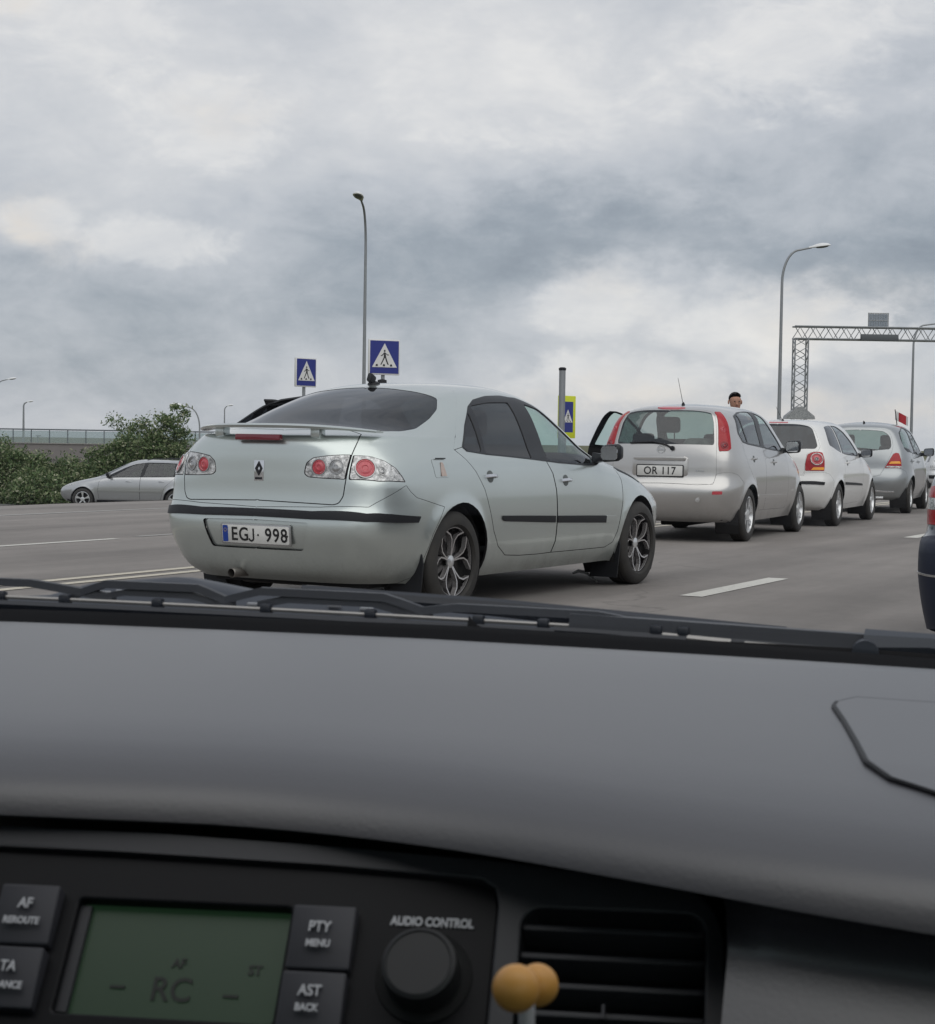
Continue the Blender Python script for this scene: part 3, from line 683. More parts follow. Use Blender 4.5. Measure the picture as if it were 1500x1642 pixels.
def bar_handle(K, p, sgn, L, m, parent, recess=True):
    Mx = surf_frame(K, p, sgn); s = B()
    if recess:
        r = B(); r.lathe([(.042, .0005), (.036, .0016), (.001, .0016)], 'Z', 20); bmesh.ops.transform(r.bm, matrix=Mx @ Matrix.Diagonal((1.05, .95, 1, 1)), verts=r.bm.verts); r.out('handle_recess', MT['recess'], parent)
    s.loft([[(x, y0 + cy, zz + cz) for cy, cz in ((-.009, -.004), (.009, -.004), (.011, .004), (.006, .010), (-.006, .010), (-.011, .004))]
            for x, y0, zz in ((-L / 2, 0, .004), (-L * .3, .002, .022), (0, .003, .027), (L * .3, .002, .022), (L / 2, 0, .004))])
    bmesh.ops.transform(s.bm, matrix=Mx, verts=s.bm.verts); return s.out('door_handle', m, parent)
def plate(car, K_or_M, w, h, txt, size, m_car=None, band=True, space=1.0, sx=1.0):
    """number plate on frame matrix K_or_M (x right seen from behind, y up, z outwards)"""
    Mx = K_or_M
    f = B(); f.prism(rrect(w + .022, h + .022, .012), .008, ((0, 0, 0), (1, 0, 0), (0, 1, 0)), bev=.002); bmesh.ops.transform(f.bm, matrix=Mx, verts=f.bm.verts)
    fr = f.out('plate_frame', MT['lens_grey'] if band else MT['black_trim'], car)
    b = B(); b.prism(rrect(w, h, .009), .004, ((0, 0, .0065), (1, 0, 0), (0, 1, 0)), bev=.001); bmesh.ops.transform(b.bm, matrix=Mx, verts=b.bm.verts)
    p = b.out('license_plate', MT['white_plate'], car)
    if band:
        c = B(); c.prism(rrect(.040, h - .008, .006), .0008, ((-w / 2 + .024, 0, .0107), (1, 0, 0), (0, 1, 0))); bmesh.ops.transform(c.bm, matrix=Mx, verts=c.bm.verts); c.out('country_band', MT['plate_blue'], p)
        s = B()
        for k in range(12):
            a = 2 * pi * k / 12; s.prism(rrect(.003, .003, .0008, 1, .010 * cos(a), .010 * sin(a)), .0005, ((-w / 2 + .024, .022, .0117), (1, 0, 0), (0, 1, 0)))
        bmesh.ops.transform(s.bm, matrix=Mx, verts=s.bm.verts); s.out('star_ring', mat('plate star yellow', (.7, .5, .05), .5), p)
    # digits and letters; the J is cut by hand without a tail below the line
    x0 = .022 if band else 0.0
    if 'J' in txt:
        a, z = txt.split('J'); h = size * .70
        lettering(a, size, Mx @ Matrix.Translation((x0 - .205, -.004, .0118)), MT['black_print'], p, sx=sx, space=space, bold=.0016, align='LEFT')
        lettering(z.strip(), size, Mx @ Matrix.Translation((x0 + .218, -.004, .0118)), MT['black_print'], p, sx=sx, space=space, bold=.0016, align='RIGHT')
        c = B(); xj = x0 - .030; r0, r1 = .022, .0115
        c.prism([(xj, h / 2), (xj - .011, h / 2), (xj - .011, -h / 2 + r0)] + [(xj - r0 + r1 * cos(t), -h / 2 + r0 + (r1) * sin(t)) for t in np.linspace(0, -pi * .95, 9)] + [(xj - r0 + r0 * cos(t), -h / 2 + r0 + r0 * sin(t)) for t in np.linspace(-pi * .95, 0, 12)], .0012, ((0, -.004, .0112), (1, 0, 0), (0, 1, 0)))
        bmesh.ops.transform(c.bm, matrix=Mx, verts=c.bm.verts); c.out('lettering', MT['black_print'], p)
    else:
        lettering(txt, size, Mx @ Matrix.Translation((x0, -.004, .0118)), MT['black_print'], p, sx=sx, space=space, bold=.0016)
    return p
def antenna(car, p0, p1, r=.004):
    b = B(); b.lathe([(.022, 0), (.016, .02), (.006, .035), (.001, .036)], 'Z', 12, c=p0); b.tube([p0, p1], [r, r * .6], 6)
    return b.out('antenna', MT['black_trim'], car)
def hinge(o, p, ang):
    """swing a panel about a vertical hinge at p (car space)"""
    o.matrix_local = Matrix.Translation(p) @ Matrix.Rotation(ang, 4, 'Z') @ Matrix.Translation(-Vector(p))

def doors(K, car, names, mat_body, fr=None, panes=(), skirt=.012, opens=None):
    """names: [(region, hinge point, handle point or None)] -> dict (region, side) -> door object"""
    D = {}
    for nm, hp in names:
        for side in ('R', 'L'):
            D[nm, side] = K.make(nm, 'door', mat_body, car, side, 0, skirt)
    return D

# ------------------------------------------------------------------ pale silver-green hatchback with spoiler (the nearest car)
def build_hatchback():
    car = empty('hatchback_car', (-5.8821, 9.3026, 0), -0.0394)
    tag(car, 'pale silver-green hatchback with boot spoiler, smoked rear window and black alloy wheels, nearest car ahead', 'car', 'cars queuing on the road')
    pt = paint('pale silver green paint', (.62, .675, .655), .85, .28)
    dlo = [(.807, .166, 1.027), (.739, .304, 1.167), (.662, .473, 1.292), (.628, .596, 1.341), (.607, .791, 1.371), (.596, 1.001, 1.38), (.606, 1.208, 1.37), (.638, 1.416, 1.32), (.68, 1.554, 1.246), (.723, 1.724, 1.14), (.762, 1.903, 1.040), (.795, 2.13, .957), (.802, 2.191, .938), (.846, 2.002, .907), (.857, 1.801, .908), (.858, 1.396, .926), (.851, 1.057, .949), (.842, .736, .967), (.834, .432, .982), (.821, .199, 1.002)]
    doorR = [(.811, .054, 1.013), (.846, .144, .952), (.871, .229, .876), (.885, .323, .762), (.888, .4, .607), (.88, .457, .489), (.865, .541, .388), (.848, .666, .322), (.845, .865, .31), (.844, 1.122, .306), (.845, 1.325, .308), (.865, 1.352, .386), (.888, 1.337, .58), (.887, 1.316, .746), (.876, 1.279, .856), (.859, 1.23, .924),
             (.78, 1.165, 1.10), (.61, 1.12, 1.376), (.596, 1.001, 1.382), (.607, .791, 1.374), (.628, .596, 1.344), (.662, .473, 1.296), (.739, .304, 1.171), (.807, .160, 1.031)]
    doorF = [(.859, 1.23, .924), (.876, 1.279, .856), (.887, 1.316, .746), (.888, 1.337, .58), (.865, 1.352, .386), (.845, 1.325, .308), (.843, 1.697, .306), (.837, 2.197, .305), (.845, 2.316, .337), (.865, 2.355, .418), (.876, 2.38, .506), (.878, 2.42, .65), (.86, 2.43, .80), (.83, 2.38, .91),
             (.80, 2.20, .942), (.795, 2.13, .960), (.762, 1.903, 1.044), (.723, 1.724, 1.144), (.68, 1.554, 1.25), (.638, 1.416, 1.324), (.606, 1.208, 1.374), (.61, 1.12, 1.376), (.78, 1.165, 1.10)]
    gate = [(0, -.62, 1.122), (.45, -.56, 1.118), (.56, -.60, 1.10), (.60, -.70, 1.054), (.614, -.784, .971), (.610, -.837, .819), (.600, -.846, .73), (.575, -.856, .688), (.539, -.864, .677), (.236, -.886, .685), (0, -.888, .69)]
    feats = [
        ('arch_a', arch_poly(.03, .315, .368), dict(hole=1, round=0)), ('arch_b', arch_poly(2.76, .315, .368), dict(hole=1, round=0)),
        ('bumper', [(0, -.90, .655), (.45, -.885, .668), (.75, -.80, .675), (.843, -.55, .80), (.856, -.514, .762), (.868, -.46, .726), (.891, -.177, .665), (.898, -.30, .50), (.87, -.36, .33), (.82, -.40, .2), (0, -.72, .2)], dict(gap=.004, round=.01)),
        ('gate', gate, dict(gap=.0075, round=.015)),
        ('doorR', doorR, dict(gap=.0062, round=0)), ('doorF', doorF, dict(gap=.0062, round=0)),
        ('frameR', dlo, dict(within='doorR', round=0)), ('frameF', dlo, dict(within='doorF', round=0)),
        ('quarter', rounded([(.800, .185, 1.034), (.752, .291, 1.148), (.690, .428, 1.258), (.815, .392, 1.012), (.824, .357, .994), (.818, .213, 1.008)], .03), dict(within='doorR', round=0)),
        ('paneR', rounded([(.667, .500, 1.302), (.655, .747, 1.328), (.650, 1.030, 1.336), (.848, 1.026, .958), (.84, .741, .974), (.831, .425, .992)], .02), dict(within='doorR', round=0)),
        ('paneF', rounded([(.650, 1.245, 1.330), (.652, 1.446, 1.292), (.687, 1.563, 1.225), (.723, 1.724, 1.128), (.757, 1.893, 1.030), (.774, 2.025, .972), (.837, 1.965, .933), (.853, 1.842, .919), (.857, 1.55, .930), (.853, 1.241, .946)], .02), dict(within='doorF', round=0)),
        ('glass', [(0, .285, 1.407), (.289, .255, 1.388), (.48, .270, 1.362), (.545, .280, 1.340), (.623, .152, 1.265), (.655, .012, 1.205), (.68, -.19, 1.14), (.66, -.33, 1.12), (.60, -.45, 1.125), (.3, -.54, 1.135), (0, -.56, 1.138)], dict(gap=.002, round=.03)),
        ('windscreen', [(0, 1.52, 1.40), (.45, 1.50, 1.385), (.56, 1.56, 1.31), (.70, 2.10, 1.04), (.66, 2.30, .99), (0, 2.37, .99)], dict(round=.03)),
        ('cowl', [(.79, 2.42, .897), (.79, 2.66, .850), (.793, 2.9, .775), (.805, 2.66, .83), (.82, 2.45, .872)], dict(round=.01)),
        ('light_in', [(.331, -.87, .875), (.343, -.868, .925), (.389, -.862, .957), (.49, -.842, .972), (.611, -.781, .976), (.610, -.82, .889), (.606, -.836, .829), (.476, -.86, .832), (.36, -.87, .838), (.333, -.871, .855)], dict(gap=.010, round=.012)),
        ('light_out', [(.620, -.783, .976), (.699, -.71, .972), (.757, -.648, .946), (.801, -.596, .902), (.826, -.566, .850), (.843, -.55, .816), (.771, -.73, .820), (.623, -.833, .829), (.620, -.815, .89)], dict(gap=.010, round=.01)),
        ('recess', [(0, -.922, .578), (.385, -.913, .570), (.395, -.91, .560), (.345, -.89, .408), (.33, -.885, .400), (0, -.885, .402)], dict(gap=.0, round=.01)),
        ('strip', [(0, -.902, .640), (.41, -.895, .637), (.74, -.81, .632), (.872, -.433, .612), (.868, -.455, .575), (.74, -.82, .585), (.41, -.91, .592), (0, -.92, .597)], dict(round=.006)),
        ('seam', [(.506, .540, 1.401), (.600, .430, 1.340), (.735, .200, 1.157), (.806, .058, 1.020), (.812, .050, 1.012), (.741, .190, 1.149), (.607, .420, 1.333), (.513, .533, 1.396)], dict(seam=1, round=0)),
        ('fuel', [(.825, -.255, .950), (.841, -.100, .950), (.869, -.100, .840), (.864, -.255, .840)], dict(gap=.0022, round=.02)),
        ('mouldR', [(.888, .556, .588), (.888, .916, .578), (.887, 1.303, .566), (.884, 1.303, .519), (.886, .59, .550), (.886, .556, .565)], dict(within='doorR', round=.006)),
        ('mouldF', [(.887, 1.345, .565), (.885, 1.76, .554), (.878, 2.12, .544), (.877, 2.12, .492), (.884, 1.345, .517)], dict(within='doorF', round=.004)),
        ('mouldT', [(.878, 2.124, .544), (.878, 2.287, .539), (.875, 2.262, .497), (.877, 2.124, .492)], dict(within='doorF', round=.004)),
        ('headlamp', [(.50, 3.47, .70), (.70, 3.22, .77), (.775, 3.02, .79), (.80, 3.05, .74), (.74, 3.30, .67), (.55, 3.50, .64)], dict(gap=.002)),
    ]
    K = Skin(LAGUNA, feats, 130, 92)
    K.make('body', 'body', pt, car, 'C', 0, .014); K.seal(car)
    bp = K.make('bumper', 'rear_bumper', pt, car, 'C', 0, .012)
    rc = K.make('recess', 'plate_recess', pt, bp, 'C', -.016, 0.0)
    g = B()  # walls of the recess: rim just proud of the bumper
    K.make('strip', 'bumper_strip', MT['black_trim'], bp, 'C', .012, .02)
    gt = K.make('gate', 'tailgate', pt, car, 'C', 0, .012)
    b = B(); b.prism(rrect(.335, .036, .008, 4, .0, 1.072), .03, ((.0, -.868, 0), (1, 0, 0), (0, 0, 1)), bev=.004); b.out('brake_light', MT['dark_red'], gt)
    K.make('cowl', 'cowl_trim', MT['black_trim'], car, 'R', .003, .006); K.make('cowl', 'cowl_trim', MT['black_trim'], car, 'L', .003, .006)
    K.make('glass', 'rear_window', MT['glass_tint'], car, 'C', -.002, .004)
    K.make('windscreen', 'windscreen', MT['glass_clear'], car, 'C', -.002, .004)
    D = doors(K, car, [('doorR', 0), ('doorF', 0)], pt)
    for s in ('R', 'L'):
        sg = 1 if s == 'R' else -1
        K.make('frameR', 'window_frame', MT['frame'], D['doorR', s], s, .003, .012); K.make('frameF', 'window_frame', MT['frame'], D['doorF', s], s, .003, .012)
        K.make('quarter', 'quarter_pane', MT['glass_tint'], D['doorR', s], s, -.003, .006)
        K.make('paneR', 'window_pane', MT['glass_tint'], D['doorR', s], s, -.003, .006); K.make('paneF', 'window_pane', MT['glass_clear'], D['doorF', s], s, -.003, .006)
        K.make('mouldR', 'side_moulding', MT['black_trim'], D['doorR', s], s, .009, .014); K.make('mouldF', 'side_moulding', MT['black_trim'], D['doorF', s], s, .009, .014)
        tag(K.make('mouldT', 'side_moulding', pt, D['doorF', s], s, .009, .014), 'silver tip of the side moulding')
        bar_handle(K, (.87, .405, .842), sg, .155, MT['chrome'], D['doorR', s]); bar_handle(K, (.87, 1.462, .806), sg, .155, MT['chrome'], D['doorF', s])
        li = K.make('light_in', 'tail_light', MT['lens_clear'], gt, s, .002, .012); lo = K.make('light_out', 'tail_light', MT['lens_clear'], car, s, .003, .012)
        # lamps sit on the glass of each light
        disc(K, 'red_lamp', (.433, -.861, .900), .044, MT['red_disc'], car, sg, ring=MT['lens_grey']); disc(K, 'clear_lamp', (.542, -.842, .903), .040, MT['lens_grey'], car, sg, ring=MT['lens_grey'])
        disc(K, 'red_lamp', (.695, -.765, .897), .056, MT['red_disc'], lo, sg, ring=MT['lens_grey']); disc(K, 'clear_lamp', (.768, -.695, .884), .030, MT['lens_grey'], lo, sg, sx=.8)
        K.make('headlamp', 'headlamp', MT['lens_clear'], car, s, 0, .012)
        w = make_wheel(car, (sg * .775, 0, .315), .315, .21, .222, 'laguna', sg); w = make_wheel(car, (sg * .775, 2.748, .315), .315, .21, .222, 'laguna', sg)
        make_mirror(car, sg, (.985, 2.0, 1.0), (.165, .10, .125), MT['frame'])
        for yy, zz in ((-.372, .24), (2.41, .22)):
            b = B(); b.prism([(.62, .05), (.845, .05), (.868, .30), (.85, .38), (.80, .38), (.64, .2)] if sg > 0 else [(-.62, .05), (-.64, .2), (-.74, .3), (-.80, .3), (-.83, .22), (-.80, .05)], .012, ((0, yy, .02), (1, 0, 0), (0, 0, 1)))
            b.out('mud_flap', MT['black_trim'], car)
    fl = K.make('fuel', 'fuel_flap', pt, car, 'R', .001, .008)
    Mx = surf_frame(K, (.86, -.16, .893)); b = B(); b.prism([(-.030, -.045), (.030, -.045), (.030, -.038), (.016, .040), (-.006, .045), (-.022, .0)], .0015, ((0, 0, .002), (1, 0, 0), (0, 1, 0))); bmesh.ops.transform(b.bm, matrix=Mx, verts=b.bm.verts); b.out('sticker', mat('pale pink sticker', (.50, .38, .33), .5, noise=(40, .4, (.6, .58, .55))), fl)
    b = B(); b.prism(rrect(.115, .007, .003), .002, ((.0, .068, .001), (1, 0, 0), (0, 1, 0))); bmesh.ops.transform(b.bm, matrix=Mx, verts=b.bm.verts); b.out('flap_slot', MT['black_trim'], fl)
    # badge: hollow diamond over a small block on a pale tablet
    Mx = surf_frame(K, (.005, -.885, .868))
    b = B(); b.prism([(-.038, .065), (.038, .065), (.034, -.058), (-.034, -.058)], .003, ((0, 0, 0), (1, 0, 0), (0, 1, 0)), bev=.001); bmesh.ops.transform(b.bm, matrix=Mx, verts=b.bm.verts); bd = b.out('badge', MT['chrome'], gt)
    b = B(); q = [(0, .052), (.027, .008), (0, -.036), (-.027, .008)]; qi = [(0, .026), (.011, .008), (0, -.010), (-.011, .008)]
    for i in range(4):
        j = (i + 1) % 4; b.prism([q[i], q[j], qi[j], qi[i]], .005, ((0, .008, .003), (1, 0, 0), (0, 1, 0)))
    bmesh.ops.transform(b.bm, matrix=Mx, verts=b.bm.verts); b.out('emblem', MT['black_trim'], bd)
    b = B()
    for k in (-.018, 0, .018): b.prism(rrect(.014, .014, .002, 1, k, -.044), .004, ((0, 0, .003), (1, 0, 0), (0, 1, 0)))
    bmesh.ops.transform(b.bm, matrix=Mx, verts=b.bm.verts); b.out('emblem', MT['black_trim'], bd)
    # number plate in the recess
    plate(car, basis((.01, -.908, .487), (1, 0, 0), (0, -.10, 1)), .50, .108, 'EGJ 998', .115, sx=.90, space=1.12)
    for px, t in ((.052, 0), (.215, 1)):
        pass
    b = B()
    for px in (.022, .238): b.prism(rrect(.012, .012, .004, 2, px, -.002), .0012, ((0, 0, .0117), (1, 0, 0), (0, 1, 0)))
    bmesh.ops.transform(b.bm, matrix=basis((.01, -.908, .487), (1, 0, 0), (0, -.10, 1)), verts=b.bm.verts); b.out('plate_seal', MT['black_print'], car)
    # spoiler
    b = B(); rings = []
    for t in np.linspace(-1, 1, 25):
        x = .665 * t; e = abs(t) ** 3; yl = -.735 + .20 * e; yt = -.915 + .30 * e; z = 1.143 - .028 * e; th = .024 * (1 - .45 * e)
        rings.append([(x, yl, z - th * .6), (x, yl + .012, z - th * .1), (x, yl - .03, z + th * .35), (x, (yl + yt) / 2, z + th * .6), (x, yt + .02, z + th * .55), (x, yt, z + th * .1), (x, yt + .012, z - th * .55), (x, (yl + yt) / 2, z - th * .6)])
    b.loft(rings); sp = b.out('spoiler', pt, gt)
    b = B()
    for x in (-.36, .36): b.box((x, -.775, 1.105), (.07, .07, .065), bev=.012)
    b.out('spoiler_foot', pt, sp)
    # roof aerial, tail pipe
    b = B(); b.lathe([(.045, 0), (.04, .018), (.018, .03), (.001, .032)], 'Z', 14, c=(-.05, .44, 1.43)); b.box((-.05, .41, 1.475), (.035, .07, .06), Matrix.Rotation(radians(-25), 3, 'X'), bev=.012); b.out('roof_aerial', MT['black_trim'], car)
    b = B(); b.lathe([(.030, 0), (.030, -.16), (.026, -.165), (.024, -.02)], 'Y', 16, c=(-.18, -.74, .245)); b.lathe([(.09, .0), (.11, .03), (.11, .5), (.09, .53)], 'X', 12, c=(-.45, -.45, .26)); b.out('exhaust', mat('dull exhaust steel', (.30, .28, .26), .4, .9), car)
    b = B(); b.box((0, -.42, .215), (1.2, .28, .10), bev=.03); b.out('underbody', MT['dark'], car)
    make_chassis(car, 2.748, .86, -.60, 3.25, .315, .315, .368, .22)
    for x in (-.37, .37): make_seat(car, x, 1.42, .42, .60)
    make_rear_bench(car, .55, .80, .44, .52)
    make_interior(car, .82, 2.12, .93)
    hinge(D['doorR', 'L'], (-.86, 1.30, 0), radians(-22)); hinge(D['doorF', 'L'], (-.84, 2.36, 0), radians(-62))
    return car

# ------------------------------------------------------------------ silver-beige tall hatchback with high tail lights
def build_tall_hatchback():
    car = empty('hatchback_car', (-6.97, 18.22, 0), 0.0803)
    tag(car, 'silver-beige tall hatchback with high red tail lights, rear wiper and plate ending 117', 'car', 'cars queuing on the road')
    pt = paint('warm silver paint', (.58, .57, .555), .85, .30)
    dlo = [(.70, -.20, 1.20), (.63, -.10, 1.395), (.60, .20, 1.455), (.582, .65, 1.480), (.585, .95, 1.470), (.63, 1.16, 1.415), (.70, 1.36, 1.30), (.745, 1.55, 1.17), (.795, 1.68, 1.04), (.80, 1.60, 1.01), (.80, 1.1, 1.028), (.79, .6, 1.058), (.776, .063, 1.086), (.75, -.14, 1.105)]
    doorR = [(.745, -.17, 1.10), (.70, -.22, 1.20), (.63, -.11, 1.399), (.60, .20, 1.460), (.582, .65, 1.485), (.583, .85, 1.478), (.70, .76, 1.26), (.793, .70, 1.043), (.824, .70, .92), (.841, .70, .738), (.851, .70, .528), (.82, .72, .33), (.815, .50, .33), (.835, .40, .45), (.845, .33, .58), (.83, .10, .72), (.80, -.08, .85), (.775, -.16, .98)]
    doorF = [(.583, .85, 1.478), (.585, .95, 1.475), (.63, 1.16, 1.42), (.70, 1.36, 1.305), (.745, 1.55, 1.175), (.795, 1.70, 1.04), (.807, 1.78, .977), (.825, 1.86, .843), (.839, 1.86, .657), (.826, 1.86, .462), (.777, 1.85, .33), (.82, .72, .33), (.851, .70, .528), (.841, .70, .738), (.824, .70, .92), (.793, .70, 1.043), (.70, .76, 1.26)]
    feats = [
        ('arch_a', arch_poly(0, .30, .345), dict(hole=1, round=0)), ('arch_b', arch_poly(2.6, .30, .345), dict(hole=1, round=0)),
        ('bumper', [(0, -.69, .648), (.40, -.688, .642), (.574, -.653, .648), (.601, -.62, .76), (.66, -.57, .776), (.75, -.512, .776), (.80, -.42, .75), (.838, -.27, .66), (.845, -.34, .45), (.80, -.36, .22), (0, -.50, .22)], dict(gap=.0025, round=.01)),
        ('gate', [(0, -.40, 1.478), (.47, -.375, 1.472), (.52, -.42, 1.42), (.56, -.50, 1.25), (.585, -.57, 1.06), (.592, -.60, .95), (.598, -.607, .758), (.58, -.645, .665), (.55, -.665, .648), (.3, -.686, .643), (0, -.69, .65)], dict(gap=.003, round=.015)),
        ('doorR', doorR, dict(gap=.003, round=.01)), ('doorF', doorF, dict(gap=.003, round=.01)),
        ('frameR', dlo, dict(within='doorR', round=.02)), ('frameF', dlo, dict(within='doorF', round=.02)),
        ('quarter', [(.70, -.165, 1.19), (.64, -.075, 1.375), (.62, .03, 1.40), (.75, .05, 1.108), (.75, -.11, 1.118)], dict(within='doorR')),
        ('paneR', [(.62, .06, 1.41), (.59, .40, 1.455), (.586, .74, 1.460), (.77, .62, 1.075), (.772, .08, 1.104)], dict(within='doorR')),
        ('paneF', [(.59, .93, 1.450), (.63, 1.12, 1.405), (.70, 1.33, 1.29), (.745, 1.50, 1.17), (.79, 1.63, 1.05), (.80, 1.54, 1.026), (.795, 1.1, 1.045), (.785, .78, 1.064)], dict(within='doorF')),
        ('glass', [(0, -.425, 1.462), (.30, -.42, 1.460), (.475, -.41, 1.452), (.52, -.47, 1.30), (.552, -.55, 1.10), (.548, -.575, 1.075), (0, -.61, 1.078)], dict(gap=.0, round=.02, within='gate')),
        ('brake', [(0, -.33, 1.507), (.10, -.335, 1.502), (.165, -.36, 1.492), (.10, -.395, 1.474), (0, -.40, 1.472)], dict(round=.01)),
        ('tail', [(.50, -.36, 1.475), (.545, -.28, 1.462), (.60, -.33, 1.36), (.64, -.37, 1.26), (.675, -.42, 1.14), (.722, -.478, 1.035), (.705, -.52, 1.012), (.615, -.582, 1.008), (.600, -.565, 1.07), (.575, -.49, 1.24), (.535, -.40, 1.42)], dict(gap=.0025, round=.015)),
        ('reflector', [(.576, -.68, .570), (.676, -.638, .572), (.672, -.633, .538), (.57, -.68, .534)], dict(round=.008)),
        ('windscreen', [(0, 1.25, 1.525), (.45, 1.22, 1.50), (.57, 1.30, 1.42), (.72, 1.85, 1.17), (.70, 2.2, 1.08), (0, 2.45, 1.06)], dict(round=.03)),
        ('mould', [(.851, .32, .520), (.85, .8, .510), (.849, 1.3, .503), (.835, 1.82, .492), (.835, 1.82, .452), (.849, 1.3, .462), (.85, .32, .478)], dict(round=.01)),
    ]
    K = Skin(NOTE, feats, 110, 84)
    K.make('body', 'body', pt, car, 'C', 0, .012); K.seal(car); bp = K.make('bumper', 'rear_bumper', pt, car, 'C', 0, .012)
    gt = K.make('gate', 'tailgate', pt, car, 'C', 0, .012); K.make('glass', 'rear_window', MT['glass_mid'], gt, 'C', .001, .006)
    K.make('brake', 'brake_light', MT['red_disc'], gt, 'C', .010, .02); K.make('windscreen', 'windscreen', MT['glass_clear'], car, 'C', -.002, .004)
    D = doors(K, car, [('doorR', 0), ('doorF', 0)], pt)
    for s in ('R', 'L'):
        sg = 1 if s == 'R' else -1
        for nm in ('R', 'F'): K.make('frame' + nm, 'window_frame', MT['frame'], D['door' + nm, s], s, .002, .01); K.make('pane' + nm, 'window_pane', MT['glass_mid'] if nm == 'R' else MT['glass_clear'], D['door' + nm, s], s, -.003, .006)
        K.make('quarter', 'quarter_pane', MT['glass_mid'], D['doorR', s], s, -.003, .006)
        tl = K.make('tail', 'tail_light', MT['red_lens'], car, s, .008, .02)
        disc(K, 'amber_lamp', (.545, -.37, 1.40), .030, MT['amber'], tl, sg, h=.004); disc(K, 'red_lamp', (.60, -.44, 1.235), .036, MT['red_disc'], tl, sg, h=.010); disc(K, 'red_lamp', (.655, -.52, 1.07), .045, MT['dark_red'], tl, sg, h=.010)
        K.make('reflector', 'reflector', MT['red_disc'], bp, s, .004, .01); K.make('mould', 'side_moulding', pt, car, s, .008, .012)
        for p, nm in (((.82, .17, .925), 'doorR'), ((.832, 1.10, .885), 'doorF')): bar_handle(K, p, sg, .14, pt, D[nm, s])
        make_wheel(car, (sg * .735, 0, .30), .30, .19, .205, 'seven', sg); make_wheel(car, (sg * .735, 2.6, .30), .30, .19, .205, 'seven', sg)
        make_mirror(car, sg, (.93, 1.70, 1.07), (.19, .11, .15), MT['frame'])
    # garnish, plate, wiper, badge, mast
    b = B(); b.prism(rrect(.64, .215, .03, 5, -.035, .835), .016, ((0, -.634, 0), (1, 0, 0), (0, 0, 1)), bev=.006); b.out('plate_panel', pt, gt)
    b = B(); b.prism(rrect(.60, .045, .018, 5, -.035, .925), .022, ((0, -.650, 0), (1, 0, 0), (0, 0, 1)), bev=.008); b.out('tailgate_grip', pt, gt)
    plate(car, basis((-.03, -.656, .785), (1, 0, 0), (0, .02, 1)), .52, .113, 'OR 117', .118, band=False, sx=.92, space=1.08)
    b = B(); b.tube([(.10, -.640, 1.035), (.02, -.640, 1.075), (-.12, -.625, 1.105), (-.40, -.61, 1.088)], [.012, .010, .008, .007], 8); b.lathe([(.025, 0), (.025, -.03), (.001, -.032)], 'Y', 12, c=(.10, -.615, 1.035)); b.out('rear_wiper', MT['black_trim'], gt)
    b = B(); b.lathe([(.043, 0), (.045, -.006), (.038, -.006), (.036, 0)], 'Y', 24, c=(-.03, -.630, 1.022), close=True); b.prism(rrect(.10, .018, .004, 2, -.03, 1.022), .005, ((0, -.629, 0), (1, 0, 0), (0, 0, 1))); b.out('badge', MT['chrome'], gt)
    b = B(); b.prism(rrect(.13, .012, .003, 2, .40, .79), .004, ((0, -.632, 0), (1, 0, 0), (0, 0, 1))); b.out('model_lettering', MT['chrome'], gt)
    antenna(car, (.03, .0, 1.525), (.0, -.13, 1.83)); 
    b = B(); b.lathe([(.026, 0), (.026, -.012), (.001, -.014)], 'Y', 14, c=(.42, -.70, .47)); b.out('tow_eye_cover', pt, bp)
    make_chassis(car, 2.6, .82, -.58, 3.2, .30, .30, .345)
    for x in (-.36, .36): make_seat(car, x, 1.20, .52, .62)
    make_rear_bench(car, .35, .76, .52, .50); make_interior(car, .78, 1.95, 1.0)
    b = B(); b.box((.30, -.25, .98), (.36, .25, .34), bev=.08, seg=3); b.out('luggage', mat('pale luggage bag', (.42, .42, .38), .8, noise=(12, .8, (.15, .16, .14))), car)
    hinge(D['doorF', 'L'], (-.82, 1.84, 0), radians(-32))
    return car

